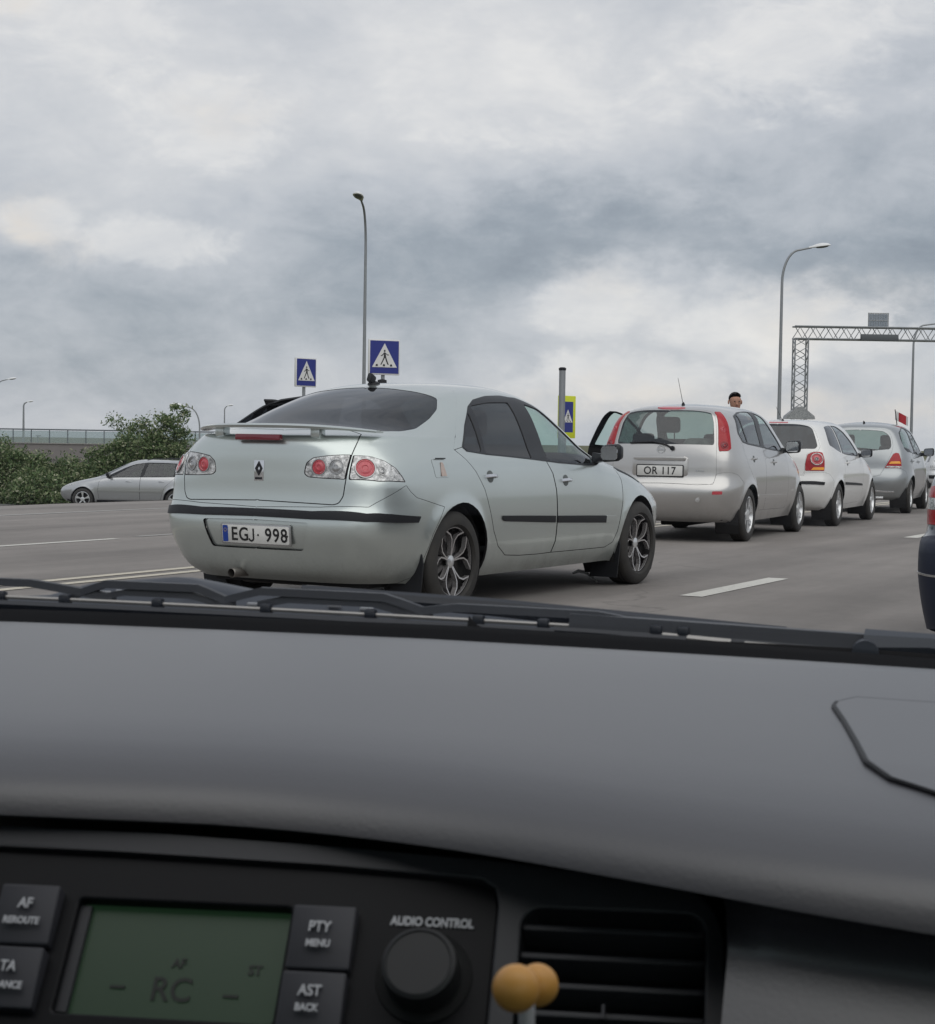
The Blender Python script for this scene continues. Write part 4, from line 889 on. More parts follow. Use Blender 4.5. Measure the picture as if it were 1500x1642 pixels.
# ------------------------------------------------------------------ white small hatchback
def build_white_hatchback():
    car = empty('hatchback_car', (-7.22, 22.80, 0), 0.075)
    tag(car, 'white three-door hatchback with round lamp in its tail light and dark rear window', 'car', 'cars queuing on the road')
    pt = paint('white paint', (.80, .80, .785), .0, .3, .6)
    dlo = [(.69, -.22, 1.08), (.64, -.19, 1.17), (.56, -.02, 1.355), (.555, .32, 1.385), (.575, .72, 1.372), (.63, 1.02, 1.285), (.70, 1.24, 1.16), (.765, 1.44, 1.0), (.785, 1.36, .955), (.782, .9, .965), (.775, .5, .98), (.75, .02, 1.028)]
    door = [(.575, .42, 1.388), (.577, .72, 1.376), (.63, 1.02, 1.29), (.70, 1.24, 1.165), (.765, 1.45, 1.004), (.80, 1.58, .93), (.82, 1.64, .75), (.82, 1.66, .50), (.77, 1.64, .30), (.77, .36, .28), (.81, .34, .45), (.82, .33, .70), (.80, .33, .89), (.775, .34, .98)]
    feats = [
        ('arch_a', arch_poly(0, .295, .34), dict(hole=1, round=0)), ('arch_b', arch_poly(2.465, .295, .34), dict(hole=1, round=0)),
        ('bumper', [(0, -.60, .69), (.44, -.585, .69), (.45, -.566, .735), (.70, -.484, .738), (.76, -.42, .72), (.815, -.29, .62), (.80, -.36, .40), (.74, -.40, .22), (0, -.45, .22)], dict(gap=.0025, round=.01)),
        ('gate', [(0, -.25, 1.408), (.46, -.24, 1.395), (.53, -.28, 1.34), (.62, -.40, 1.08), (.60, -.46, 1.02), (.47, -.53, .99), (.455, -.56, .86), (.447, -.566, .74), (.43, -.58, .70), (0, -.60, .70)], dict(gap=.003, round=.02)),
        ('door', door, dict(gap=.003, round=.015)), ('frameF', dlo, dict(within='door', round=.02)),
        ('quarter', [(.685, -.19, 1.09), (.64, -.155, 1.17), (.56, .02, 1.345), (.56, .37, 1.370), (.765, .28, .998), (.75, .04, 1.04)], dict(round=.03)),
        ('pane', [(.56, .47, 1.370), (.58, .70, 1.355), (.63, .99, 1.275), (.70, 1.21, 1.15), (.765, 1.40, 1.0), (.783, 1.33, .97), (.78, .9, .98), (.77, .40, .995)], dict(within='door', round=.03)),
        ('glass', [(0, -.275, 1.388), (.43, -.265, 1.375), (.49, -.28, 1.34), (.585, -.42, 1.085), (.56, -.46, 1.045), (.3, -.50, 1.035), (0, -.51, 1.033)], dict(within='gate', round=.03)),
        ('brake', [(0, -.215, 1.412), (.13, -.21, 1.412), (.13, -.235, 1.402), (0, -.24, 1.402)], dict(round=.004)),
        ('tail', [(.475, -.53, .975), (.53, -.50, 1.003), (.60, -.465, 1.012), (.655, -.43, 1.0), (.685, -.45, .90), (.702, -.478, .80), (.698, -.485, .755), (.455, -.565, .753), (.455, -.56, .85)], dict(gap=.0025, round=.015)),
        ('amber_strip', [(.56, -.53, .800), (.69, -.48, .803), (.688, -.485, .768), (.53, -.54, .765)], dict(within='tail', round=.006)),
        ('strip', [(0, -.625, .617), (.447, -.608, .614), (.714, -.508, .605), (.708, -.517, .568), (.441, -.615, .574), (0, -.635, .575)], dict(round=.006)),
        ('mould', [(.825, .36, .597), (.82, 1.0, .580), (.815, 1.56, .560), (.815, 1.60, .530), (.82, 1.0, .545), (.825, .36, .560)], dict(within='door', round=.006)),
        ('windscreen', [(0, 1.32, 1.42), (.42, 1.30, 1.395), (.54, 1.35, 1.33), (.70, 1.75, 1.08), (.66, 2.05, .99), (0, 2.25, .985)], dict(round=.03)),
    ]
    K = Skin(POLO, feats, 100, 76)
    K.make('body', 'body', pt, car, 'C', 0, .012); K.seal(car); bp = K.make('bumper', 'rear_bumper', pt, car, 'C', 0, .012); gt = K.make('gate', 'tailgate', pt, car, 'C', 0, .012)
    K.make('glass', 'rear_window', MT['glass_tint'], gt, 'C', .001, .005); K.make('brake', 'brake_light', MT['red_disc'], gt, 'C', .008, .014)
    K.make('strip', 'bumper_strip', MT['black_trim'], bp, 'C', .010, .016); K.make('windscreen', 'windscreen', MT['glass_clear'], car, 'C', -.002, .004)
    D = doors(K, car, [('door', 0)], pt)
    for s in ('R', 'L'):
        sg = 1 if s == 'R' else -1; d = D['door', s]
        K.make('frameF', 'window_frame', MT['frame'], d, s, .002, .01); K.make('pane', 'window_pane', MT['glass_mid'], d, s, -.003, .006); K.make('quarter', 'quarter_pane', MT['glass_tint'], car, s, -.002, .006)
        tl = K.make('tail', 'tail_light', MT['red_lens'], car, s, .004, .014); K.make('amber_strip', 'indicator', MT['amber'], tl, s, .007, .006)
        disc(K, 'round_lamp', (.590, -.49, .905), .075, MT['red_disc'], tl, sg, h=.012, ring=MT['lens_clear']); disc(K, 'lamp_centre', (.590, -.50, .905), .030, MT['lens_grey'], tl, sg, h=.020)
        K.make('mould', 'side_moulding', MT['black_trim'], d, s, .008, .012); bar_handle(K, (.81, .52, .862), sg, .14, pt, d)
        make_wheel(car, (sg * .725, 0, .295), .295, .18, .195, 'five', sg); make_wheel(car, (sg * .725, 2.465, .295), .295, .18, .195, 'five', sg)
        make_mirror(car, sg, (.90, 1.47, 1.0), (.17, .10, .12), MT['frame'])
    antenna(car, (.0, .02, 1.425), (-.05, -.18, 1.62)); make_chassis(car, 2.465, .80, -.52, 3.05, .295, .295, .34, .27)
    for x in (-.35, .35): make_seat(car, x, 1.05, .42, .58)
    make_rear_bench(car, .28, .74, .44, .48); make_interior(car, .75, 1.75, .95)
    b = B(); b.box((0, -.34, .31), (1.1, .22, .10), bev=.03); b.out('underbody', MT['dark'], car)
    return car

# ------------------------------------------------------------------ blue-grey small hatchback
def build_grey_hatchback():
    car = empty('hatchback_car', (-7.58, 28.35, 0), 0.125)
    tag(car, 'blue-grey five-door hatchback with triangular red and amber tail light, ahead of the white car', 'car', 'cars queuing on the road')
    pt = paint('blue grey paint', (.37, .39, .40), .85, .30)
    dlo = [(.68, -.24, 1.06), (.66, -.20, 1.18), (.60, -.08, 1.34), (.575, .25, 1.40), (.58, .70, 1.41), (.63, 1.05, 1.34), (.72, 1.36, 1.16), (.79, 1.56, .99), (.80, 1.46, .955), (.795, .9, .965), (.785, .3, .985), (.74, -.12, 1.01)]
    doorR = [(.74, -.13, 1.0), (.70, -.2, 1.06), (.64, -.16, 1.24), (.60, -.08, 1.345), (.575, .25, 1.405), (.577, .58, 1.412), (.70, .56, 1.2), (.80, .55, .96), (.84, .55, .6), (.80, .55, .30), (.80, .44, .30), (.84, .36, .5), (.83, .2, .70), (.79, -.05, .84)]
    doorF = [(.577, .58, 1.412), (.58, .70, 1.414), (.63, 1.05, 1.345), (.72, 1.36, 1.165), (.79, 1.57, .99), (.82, 1.70, .85), (.83, 1.74, .6), (.78, 1.72, .30), (.80, .55, .30), (.84, .55, .6), (.80, .55, .96), (.70, .56, 1.2)]
    feats = [
        ('arch_a', arch_poly(0, .295, .34), dict(hole=1, round=0)), ('arch_b', arch_poly(2.46, .295, .34), dict(hole=1, round=0)),
        ('bumper', [(0, -.535, .615), (.27, -.533, .605), (.374, -.522, .632), (.429, -.48, .740), (.70, -.39, .742), (.77, -.32, .70), (.815, -.30, .58), (.80, -.36, .36), (.74, -.36, .22), (0, -.40, .22)], dict(gap=.0025, round=.01)),
        ('gate', [(0, -.27, 1.42), (.44, -.26, 1.405), (.52, -.29, 1.33), (.555, -.36, 1.12), (.53, -.40, 1.0), (.49, -.45, .89), (.425, -.48, .745), (.366, -.522, .638), (.265, -.533, .612), (0, -.535, .622)], dict(gap=.003, round=.02)),
        ('doorR', doorR, dict(gap=.003, round=.01)), ('doorF', doorF, dict(gap=.003, round=.01)), ('frameR', dlo, dict(within='doorR', round=.02)), ('frameF', dlo, dict(within='doorF', round=.02)),
        ('paneR', [(.675, -.2, 1.08), (.655, -.16, 1.18), (.60, -.05, 1.325), (.577, .25, 1.385), (.58, .52, 1.392), (.785, .49, .985), (.78, .2, .998)], dict(within='doorR')),
        ('paneF', [(.58, .63, 1.394), (.63, 1.02, 1.325), (.72, 1.33, 1.15), (.785, 1.51, .995), (.79, 1.42, .972), (.79, .63, .985)], dict(within='doorF')),
        ('glass', [(0, -.285, 1.385), (.38, -.28, 1.365), (.46, -.28, 1.31), (.50, -.30, 1.25), (.525, -.37, 1.11), (.50, -.40, 1.06), (.25, -.44, 1.035), (0, -.45, 1.03)], dict(within='gate', round=.03)),
        ('tail', [(.434, -.477, .750), (.508, -.44, .889), (.56, -.405, .985), (.60, -.385, 1.005), (.644, -.360, .995), (.684, -.375, .892), (.701, -.388, .752)], dict(gap=.0025, round=.015)),
        ('amber_strip', [(.53, -.44, .858), (.66, -.385, .862), (.68, -.385, .825), (.50, -.45, .820)], dict(within='tail', round=.006)),
        ('clear_strip', [(.47, -.46, .785), (.69, -.385, .785), (.697, -.388, .760), (.45, -.47, .760)], dict(within='tail', round=.006)),
        ('strip', [(0, -.525, .385), (.285, -.518, .384), (.60, -.46, .368), (.60, -.456, .346), (.284, -.512, .356), (0, -.52, .357)], dict(round=.004)),
        ('windscreen', [(0, 1.32, 1.47), (.42, 1.30, 1.44), (.54, 1.35, 1.37), (.72, 1.8, 1.11), (.66, 2.1, 1.06), (0, 2.28, 1.05)], dict(round=.03)),
    ]
    K = Skin(YARIS, feats, 100, 76)
    K.make('body', 'body', pt, car, 'C', 0, .012); K.seal(car); bp = K.make('bumper', 'rear_bumper', pt, car, 'C', 0, .012); gt = K.make('gate', 'tailgate', pt, car, 'C', 0, .012)
    K.make('glass', 'rear_window', MT['glass_mid'], gt, 'C', .001, .005); K.make('strip', 'bumper_strip', MT['chrome'], bp, 'C', .006, .01); K.make('windscreen', 'windscreen', MT['glass_clear'], car, 'C', -.002, .004)
    D = doors(K, car, [('doorR', 0), ('doorF', 0)], pt)
    for s in ('R', 'L'):
        sg = 1 if s == 'R' else -1
        for nm in 'RF': K.make('frame' + nm, 'window_frame', MT['frame'], D['door' + nm, s], s, .002, .01); K.make('pane' + nm, 'window_pane', MT['glass_mid'], D['door' + nm, s], s, -.003, .006)
        tl = K.make('tail', 'tail_light', MT['red_lens'], car, s, .005, .014); K.make('amber_strip', 'indicator', MT['amber'], tl, s, .008, .006); K.make('clear_strip', 'reversing_light', MT['lens_clear'], tl, s, .008, .006)
        for p, nm in (((.80, .0, .865), 'doorR'), ((.81, .80, .85), 'doorF')): bar_handle(K, p, sg, .14, pt, D[nm, s])
        make_wheel(car, (sg * .74, 0, .295), .295, .18, .195, 'cover', sg); make_wheel(car, (sg * .74, 2.46, .295), .295, .18, .195, 'cover', sg)
        make_mirror(car, sg, (.945, 1.52, 1.02), (.18, .11, .14), MT['frame'])
    antenna(car, (.0, .15, 1.495), (.0, .08, 1.53), .014); make_chassis(car, 2.46, .81, -.42, 3.0, .295, .295, .34, .26)
    for x in (-.35, .35): make_seat(car, x, 1.05, .46, .58)
    make_rear_bench(car, .28, .74, .46, .48); make_interior(car, .75, 1.75, .98)
    b = B(); b.tube([(.05, -.46, .26), (.42, -.44, .26)], .03, 10); b.out('exhaust', MT['alloy'], car)
    return car

# ------------------------------------------------------------------ silver estate on the side road, dark old estate, far white car
WAGON = dict(yc=1.1, Lu=6.0, taper=.02,
  rear=[(-.90, .22), (-.98, .3), (-1.05, .45), (-1.05, .58), (-1.02, .68), (-1.0, .85), (-.97, 1.0), (-.85, 1.2), (-.72, 1.38), (-.6, 1.44), (-.2, 1.475), (.5, 1.495), (1.1, 1.50)],
  front=[(3.50, .22), (3.64, .32), (3.72, .46), (3.70, .58), (3.55, .70), (3.2, .82), (2.75, .92), (2.5, .98), (2.2, 1.12), (1.9, 1.26), (1.6, 1.40), (1.35, 1.475), (1.1, 1.50)],
  width=[(.22, .80), (.3, .84), (.45, .875), (.62, .895), (.8, .89), (.92, .87), (1.0, .84), (1.15, .77), (1.3, .70), (1.4, .62), (1.45, .5), (1.485, .28), (1.5, 0)],
  nr=[(.2, 6), (.6, 8), (1.0, 7), (1.35, 6), (1.5, 2.6)], nf=[(.2, 4.5), (.6, 5), (1.0, 4.5), (1.5, 2.4)], bow=[(.2, .06), (1.2, .05), (1.5, 0)], disp=arches(2.83, .345, zc=.315))
def build_estate():
    # stands on the lower side road, nose to the left
    car = empty('estate_car', (-30.78, 40.10, -1.07), 0)
    tag(car, 'silver estate car on the lower side road in front of the bushes', 'car')
    hd = Vector((-33.54 + 30.65, 38.75 - 39.73)).normalized(); car.rotation_euler = (0, 0, atan2(hd.y, hd.x) - pi / 2)
    pt = paint('silver paint', (.54, .55, .56), .8, .3)
    dlo = [(.77, -.86, 1.06), (.70, -.80, 1.30), (.65, -.55, 1.385), (.62, .3, 1.415), (.62, .9, 1.415), (.65, 1.25, 1.36), (.70, 1.6, 1.24), (.77, 1.95, 1.08), (.82, 2.15, .985), (.85, 2.05, .955), (.85, 1.2, .975), (.84, .3, .995), (.82, -.5, 1.02)]
    rd = [(.835, .02, .97), (.79, .0, 1.10), (.66, .02, 1.41), (.62, .5, 1.42), (.62, .93, 1.42), (.75, 1.02, 1.2), (.85, 1.06, .97), (.895, 1.08, .6), (.84, 1.08, .32), (.84, .46, .32), (.88, .40, .5), (.89, .33, .7), (.87, .15, .85)]
    fd = [(.62, .93, 1.42), (.64, 1.22, 1.375), (.70, 1.6, 1.25), (.77, 1.96, 1.085), (.83, 2.2, .98), (.86, 2.32, .85), (.88, 2.36, .6), (.84, 2.34, .32), (.84, 1.08, .32), (.895, 1.08, .6), (.85, 1.06, .97), (.75, 1.02, 1.2)]
    feats = [('arch_a', arch_poly(0, .315, .37), dict(hole=1, round=0)), ('arch_b', arch_poly(2.83, .315, .37), dict(hole=1, round=0)),
             ('doorR', rd, dict(gap=.006, round=.02)), ('doorF', fd, dict(gap=.006, round=.02)), ('frameQ', dlo, dict(round=.03)), ('frameR', dlo, dict(within='doorR', round=.03)), ('frameF', dlo, dict(within='doorF', round=.03)),
             ('quarter', [(.76, -.80, 1.08), (.70, -.74, 1.28), (.65, -.52, 1.36), (.64, -.05, 1.385), (.80, -.05, 1.04), (.81, -.5, 1.045)], dict()),
             ('paneR', [(.64, .07, 1.385), (.62, .88, 1.392), (.84, .98, .998), (.83, .07, 1.015)], dict(within='doorR')),
             ('paneF', [(.63, .99, 1.392), (.65, 1.22, 1.345), (.70, 1.57, 1.23), (.77, 1.90, 1.08), (.82, 2.06, .995), (.85, 1.98, .975), (.85, 1.08, .995)], dict(within='doorF')),
             ('windscreen', [(0, 1.5, 1.44), (.45, 1.48, 1.42), (.58, 1.56, 1.34), (.74, 2.15, 1.06), (.7, 2.35, 1.0), (0, 2.45, 1.0)], dict()),
             ('glass', [(0, -.66, 1.40), (.5, -.64, 1.385), (.62, -.74, 1.25), (.70, -.86, 1.06), (0, -.93, 1.05)], dict()),
             ('headlamp', [(.50, 3.58, .74), (.72, 3.30, .82), (.78, 3.08, .85), (.81, 3.12, .79), (.76, 3.36, .72), (.55, 3.62, .68)], dict(gap=.003)),
             ('tail', [(.70, -.88, 1.0), (.80, -.75, 1.0), (.84, -.74, .75), (.74, -.93, .75)], dict(gap=.003)),
             ('mould', [(.893, .42, .60), (.893, 2.34, .60), (.89, 2.34, .55), (.89, .42, .55)], dict(round=.006)),
             ('sill', [(.84, .42, .30), (.84, 2.4, .30), (.80, 2.42, .22), (.80, .40, .22)], dict(round=0))]
    K = Skin(WAGON, feats, 90, 66)
    K.make('body', 'body', pt, car, 'C', 0, .012); K.seal(car); D = doors(K, car, [('doorR', 0), ('doorF', 0)], pt)
    K.make('windscreen', 'windscreen', MT['glass_tint'], car, 'C', -.002, .004); K.make('glass', 'rear_window', MT['glass_tint'], car, 'C', -.002, .004)
    for s in ('R', 'L'):
        sg = 1 if s == 'R' else -1
        for nm in 'RF': K.make('frame' + nm, 'window_frame', MT['frame'], D['door' + nm, s], s, .002, .01); K.make('pane' + nm, 'window_pane', MT['glass_mid'], D['door' + nm, s], s, -.003, .006)
        K.make('frameQ', 'window_frame', MT['frame'], car, s, .002, .01); K.make('quarter', 'quarter_pane', MT['glass_tint'], car, s, -.003, .006)
        K.make('headlamp', 'headlamp', MT['lens_clear'], car, s, .002, .01); K.make('tail', 'tail_light', MT['red_lens'], car, s, .002, .01)
        K.make('mould', 'side_moulding', pt, car, s, .012, .016); K.make('sill', 'sill', MT['black_trim'], car, s, .006, .01)
        for p, nm in (((.87, .42, .86), 'doorR'), ((.875, 1.42, .85), 'doorF')): bar_handle(K, p, sg, .16, pt, D[nm, s], False)
        make_wheel(car, (sg * .78, 0, .315), .315, .2, .22, 'five', sg); make_wheel(car, (sg * .78, 2.83, .315), .315, .2, .22, 'five', sg)
        make_mirror(car, sg, (.99, 2.0, 1.04), (.17, .10, .12), MT['frame'])
        b = B(); b.tube([(sg * .57, -.5, 1.475), (sg * .56, -.3, 1.52), (sg * .56, .7, 1.53), (sg * .58, .95, 1.48)], .012, 6); b.out('roof_rail', MT['frame'], car)
    make_chassis(car, 2.83, .86, -.9, 3.5, .315, .315, .37); make_interior(car, .82, 2.1, .95)
    for x in (-.37, .37): make_seat(car, x, 1.4, .44, .6)
    make_rear_bench(car, .5, .8, .46, .52)

OLD = dict(yc=1.0, Lu=5.6, taper=.012,
  rear=[(-.92, .20), (-.95, .28), (-.975, .42), (-.985, .52), (-.98, .60), (-.95, .635), (-.87, .66), (-.86, .80), (-.84, .90), (-.80, .98), (-.68, 1.18), (-.56, 1.36), (-.45, 1.41), (0, 1.43), (.6, 1.44), (1.0, 1.44)],
  front=[(3.3, .20), (3.42, .34), (3.45, .5), (3.40, .62), (3.3, .70), (2.9, .82), (2.4, .92), (2.1, .98), (1.8, 1.15), (1.55, 1.32), (1.35, 1.41), (1.0, 1.44)],
  width=[(.20, .815), (.34, .835), (.45, .845), (.60, .84), (.70, .83), (.85, .825), (.92, .81), (1.05, .76), (1.25, .67), (1.36, .61), (1.40, .52), (1.43, .3), (1.44, 0)],
  nr=[(.2, 8), (.6, 9), (.9, 9), (1.3, 7), (1.44, 2.8)], nf=[(.2, 5), (.9, 5), (1.44, 2.4)], bow=[(.2, .035), (.9, .03), (1.44, 0)], disp=arches(2.6, .33, zc=.30))
def build_dark_estate():
    car = empty('hatchback_car', (-1.09, 8.87, 0), 0.0)
    tag(car, 'dark blue old hatchback with red and white tail lights, cut off at the right edge', 'car')
    pt = paint('dark blue paint', (.012, .018, .038), .2, .28); pt2 = mat('dark bumper plastic', (.013, .018, .036), .5, spec=.3, bump=(60, .1, .002))
    feats = [('arch_a', arch_poly(0, .30, .345), dict(hole=1, round=0)), ('arch_b', arch_poly(2.6, .30, .345), dict(hole=1, round=0)),
             ('bumper', [(0, -.89, .655), (.60, -.87, .655), (.815, -.72, .65), (.838, -.40, .64), (.84, -.36, .45), (.80, -.38, .20), (0, -.92, .20)], dict(gap=.003, round=.01)),
             ('line', [(0, -.985, .478), (.60, -.97, .478), (.80, -.84, .478), (.84, -.5, .478), (.84, -.5, .468), (.80, -.84, .468), (.60, -.97, .468), (0, -.985, .468)], dict(round=0)),
             ('tail_a', [(.56, -.87, .905), (.70, -.83, .905), (.815, -.70, .90), (.82, -.68, .835), (.70, -.84, .835), (.56, -.88, .835)], dict(round=.004, gap=.002)),
             ('tail_b', [(.56, -.88, .835), (.70, -.84, .835), (.82, -.68, .835), (.822, -.68, .775), (.70, -.84, .775), (.56, -.88, .775)], dict(round=.004, gap=.001)),
             ('tail_c', [(.56, -.88, .775), (.70, -.84, .775), (.822, -.68, .775), (.826, -.68, .705), (.70, -.84, .705), (.56, -.88, .705)], dict(round=.004, gap=.002)),
             ('glass', [(0, -.58, 1.32), (.5, -.57, 1.30), (.57, -.64, 1.22), (.66, -.76, 1.02), (0, -.79, 1.0)], dict(gap=.002)),
             ('gate', [(.0, -.885, .70), (.5, -.88, .70), (.51, -.87, .72), (.51, -.86, .93), (.0, -.84, .93)], dict(gap=.003)),
             ('dlo', [(.72, -.35, 1.10), (.66, -.25, 1.30), (.63, .6, 1.36), (.64, 1.2, 1.34), (.74, 1.75, 1.10), (.79, 1.9, .98), (.80, .5, .98), (.78, -.25, .99)], dict(round=.02)),
             ('door', [(.66, .3, 1.38), (.64, 1.2, 1.36), (.74, 1.78, 1.11), (.80, 1.95, .95), (.83, 1.96, .6), (.79, 1.94, .32), (.79, .52, .32), (.83, .42, .6), (.80, .3, .95)], dict(gap=.003)),
             ('windscreen', [(0, 1.5, 1.37), (.45, 1.48, 1.35), (.55, 1.55, 1.28), (.70, 1.9, 1.05), (0, 2.05, 1.0)], dict())]
    K = Skin(OLD, feats, 90, 66)
    K.make('body', 'body', pt, car, 'C', 0, .012); K.seal(car); bp = K.make('bumper', 'rear_bumper', pt2, car, 'C', .004, .014); K.make('line', 'bumper_line', MT['lens_grey'], bp, 'C', .007, .006)
    K.make('gate', 'tailgate', pt, car, 'C', 0, .01); K.make('glass', 'rear_window', MT['glass_tint'], car, 'C', -.002, .004); K.make('windscreen', 'windscreen', MT['glass_clear'], car, 'C', -.002, .004)
    for s in ('R', 'L'):
        sg = 1 if s == 'R' else -1
        for n, m in (('tail_a', 'red_lens'), ('tail_b', 'lens_clear'), ('tail_c', 'red_lens')): K.make(n, 'tail_light', MT[m], car, s, .005, .012)
        K.make('dlo', 'side_window', MT['glass_tint'], car, s, -.002, .006); K.make('door', 'door', pt, car, s, 0, .01)
        make_wheel(car, (sg * .72, 0, .30), .30, .185, .19, 'five', sg); make_wheel(car, (sg * .72, 2.6, .30), .30, .185, .19, 'five', sg)
        make_mirror(car, sg, (.92, 1.75, 1.02), (.16, .10, .12), MT['frame'])
    make_chassis(car, 2.6, .81, -.85, 3.3, .30, .30, .345)
    for x in (-.36, .36): make_seat(car, x, 1.1, .42, .58)

def build_far_car(loc, rz, label):
    car = empty('hatchback_car', loc, rz); tag(car, label, 'car', 'cars queuing on the road')
    pt = paint('pale silver paint', (.68, .69, .70), .3, .35)
    feats = [('arch_a', arch_poly(0, .295, .34), dict(hole=1, round=0)), ('arch_b', arch_poly(2.46, .295, .34), dict(hole=1, round=0)),
             ('glass', [(0, -.30, 1.36), (.42, -.28, 1.34), (.52, -.37, 1.11), (.48, -.42, 1.05), (0, -.45, 1.03)], dict(round=.03)),
             ('strip', [(0, -.545, .58), (.50, -.52, .575), (.72, -.42, .57), (.72, -.42, .44), (.50, -.51, .44), (0, -.54, .44)], dict(round=.01)),
             ('tail', [(.50, -.44, .95), (.66, -.36, .95), (.70, -.39, .76), (.50, -.46, .76)], dict(round=.02, gap=.003)),
             ('dlo', [(.68, -.2, 1.06), (.60, -.05, 1.33), (.58, .7, 1.39), (.63, 1.02, 1.325), (.785, 1.51, .995), (.79, .63, .985)], dict()),
             ('windscreen', [(0, 1.32, 1.47), (.42, 1.30, 1.44), (.54, 1.35, 1.37), (.72, 1.8, 1.11), (.66, 2.1, 1.06), (0, 2.28, 1.05)], dict())]
    K = Skin(YARIS, feats, 60, 46)
    K.make('body', 'body', pt, car, 'C', 0, .012); K.seal(car); K.make('glass', 'rear_window', MT['glass_tint'], car, 'C', -.001, .005); K.make('strip', 'bumper_strip', MT['black_trim'], car, 'C', .008, .012); K.make('windscreen', 'windscreen', MT['glass_tint'], car, 'C', -.001, .005)
    for s in ('R', 'L'):
        sg = 1 if s == 'R' else -1
        K.make('tail', 'tail_light', MT['lens_clear'], car, s, .004, .01); K.make('dlo', 'side_window', MT['glass_tint'], car, s, -.002, .006)
        for y in (0, 2.46): make_wheel(car, (sg * .74, y, .295), .295, .18, .195, 'cover', sg)
        make_mirror(car, sg, (.945, 1.52, 1.02), (.18, .11, .14), MT['frame'])
    antenna(car, (0, -.05, 1.48), (0, -.1, 1.55), .02); make_chassis(car, 2.46, .81, -.42, 3.0, .295, .295, .34, .26)

# ------------------------------------------------------------------ ground, road, markings
def asphalt(name, base, var=.25):
    m = mat(name, base, .82); N = NT(m.node_tree); p = N.n['Principled BSDF']; tc = N.new('ShaderNodeTexCoord'); o = tc.outputs['Object']
    mp = N.new('ShaderNodeMapping'); N.l.new(o, mp.inputs[0]); mp.inputs[3].default_value = (1.0, .12, 1.0)
    big = N.noise(o, .35, 5.0, .6); streak = N.noise(mp.outputs[0], 1.6, 4.0, .6); fine = N.noise(o, 140.0, 3.0, .75); mid = N.noise(o, 9.0, 5.0, .65)
    f = N.math('ADD', N.math('MULTIPLY', N.math('SUBTRACT', big, .5), .8), N.math('ADD', N.math('MULTIPLY', N.math('SUBTRACT', streak, .5), .9), N.math('ADD', N.math('MULTIPLY', N.math('SUBTRACT', fine, .5), 1.1), N.math('MULTIPLY', N.math('SUBTRACT', mid, .5), .45))))
    k = N.math('ADD', 1.0, N.math('MULTIPLY', f, var * 2))
    c = N.new('ShaderNodeVectorMath', operation='SCALE'); c.inputs[0].default_value = base; N.l.new(k, c.inputs[3])
    # wandering hairline cracks, darker wheel tracks
    ed = N.new('ShaderNodeTexVoronoi', feature='DISTANCE_TO_EDGE'); wv = N.new('ShaderNodeVectorMath', operation='ADD'); N.l.new(o, wv.inputs[0])
    nz = N.new('ShaderNodeTexNoise'); N.l.new(o, nz.inputs['Vector']); nz.inputs['Scale'].default_value = 1.2; nz.inputs['Detail'].default_value = 5; N.l.new(nz.outputs['Color'], wv.inputs[1])
    N.l.new(wv.outputs[0], ed.inputs['Vector']); ed.inputs['Scale'].default_value = .16
    crack = N.math('MULTIPLY', N.math('LESS_THAN', ed.outputs['Distance'], .0022), N.math('GREATER_THAN', N.noise(o, .25, 2.0, .5), .52))
    sx = N.new('ShaderNodeSeparateXYZ'); N.l.new(o, sx.inputs[0])
    trk = N.math('MULTIPLY', N.math('SUBTRACT', N.math('SINE', N.math('ADD', N.math('MULTIPLY', sx.outputs[0], 3.6), N.math('MULTIPLY', mid, .8))), .2), .045, clamp=True)
    # oil spots
    vo = N.new('ShaderNodeTexVoronoi', feature='F1'); N.l.new(o, vo.inputs['Vector']); vo.inputs['Scale'].default_value = .9
    sp = N.math('MULTIPLY', N.math('SUBTRACT', .045, N.math('ADD', vo.outputs['Distance'], N.math('MULTIPLY', N.math('SUBTRACT', mid, .5), .06))), 30.0, clamp=True)
    col = N.mix(N.math('MAXIMUM', N.math('MULTIPLY', sp, .6), N.math('MAXIMUM', N.math('MULTIPLY', crack, .22), N.math('MULTIPLY', trk, 4.0))), c.outputs[0], (.03, .029, .028, 1))
    N.l.new(col, p.inputs['Base Color'])
    N.l.new(N.math('ADD', .72, N.math('MULTIPLY', mid, .2)), p.inputs['Roughness'])
    b = N.new('ShaderNodeBump'); b.inputs['Strength'].default_value = .5; b.inputs['Distance'].default_value = .004; N.l.new(fine, b.inputs['Height']); N.l.new(b.outputs[0], p.inputs['Normal'])
    return m
def line_paint(name, base):
    m = mat(name, base, .6); N = NT(m.node_tree); p = N.n['Principled BSDF']; tc = N.new('ShaderNodeTexCoord'); o = tc.outputs['Object']
    w = N.math('MULTIPLY', N.math('SUBTRACT', N.math('ADD', N.noise(o, 30.0, 6.0, .75), N.math('MULTIPLY', N.noise(o, 2.0, 3.0, .6), .35)), .72), 4.0, clamp=True)
    N.l.new(N.mix(N.math('MULTIPLY', w, .8), tuple(base) + (1,), (.16, .155, .148, 1)), p.inputs['Base Color'])
    return m
def road_dip(y):
    return -min(.0005 * max(y - 36, 0) ** 2, 1.0)      # the carriageway falls away beyond the queue
def terrain_z(x, y):
    t = min(max((-18.6 - x) / 3.2, 0), 1); t = t * t * (3 - 2 * t)
    return -.035 - 1.12 * t + road_dip(y) * (1 - .9 * t) - (.06 if y > 38 else 0)
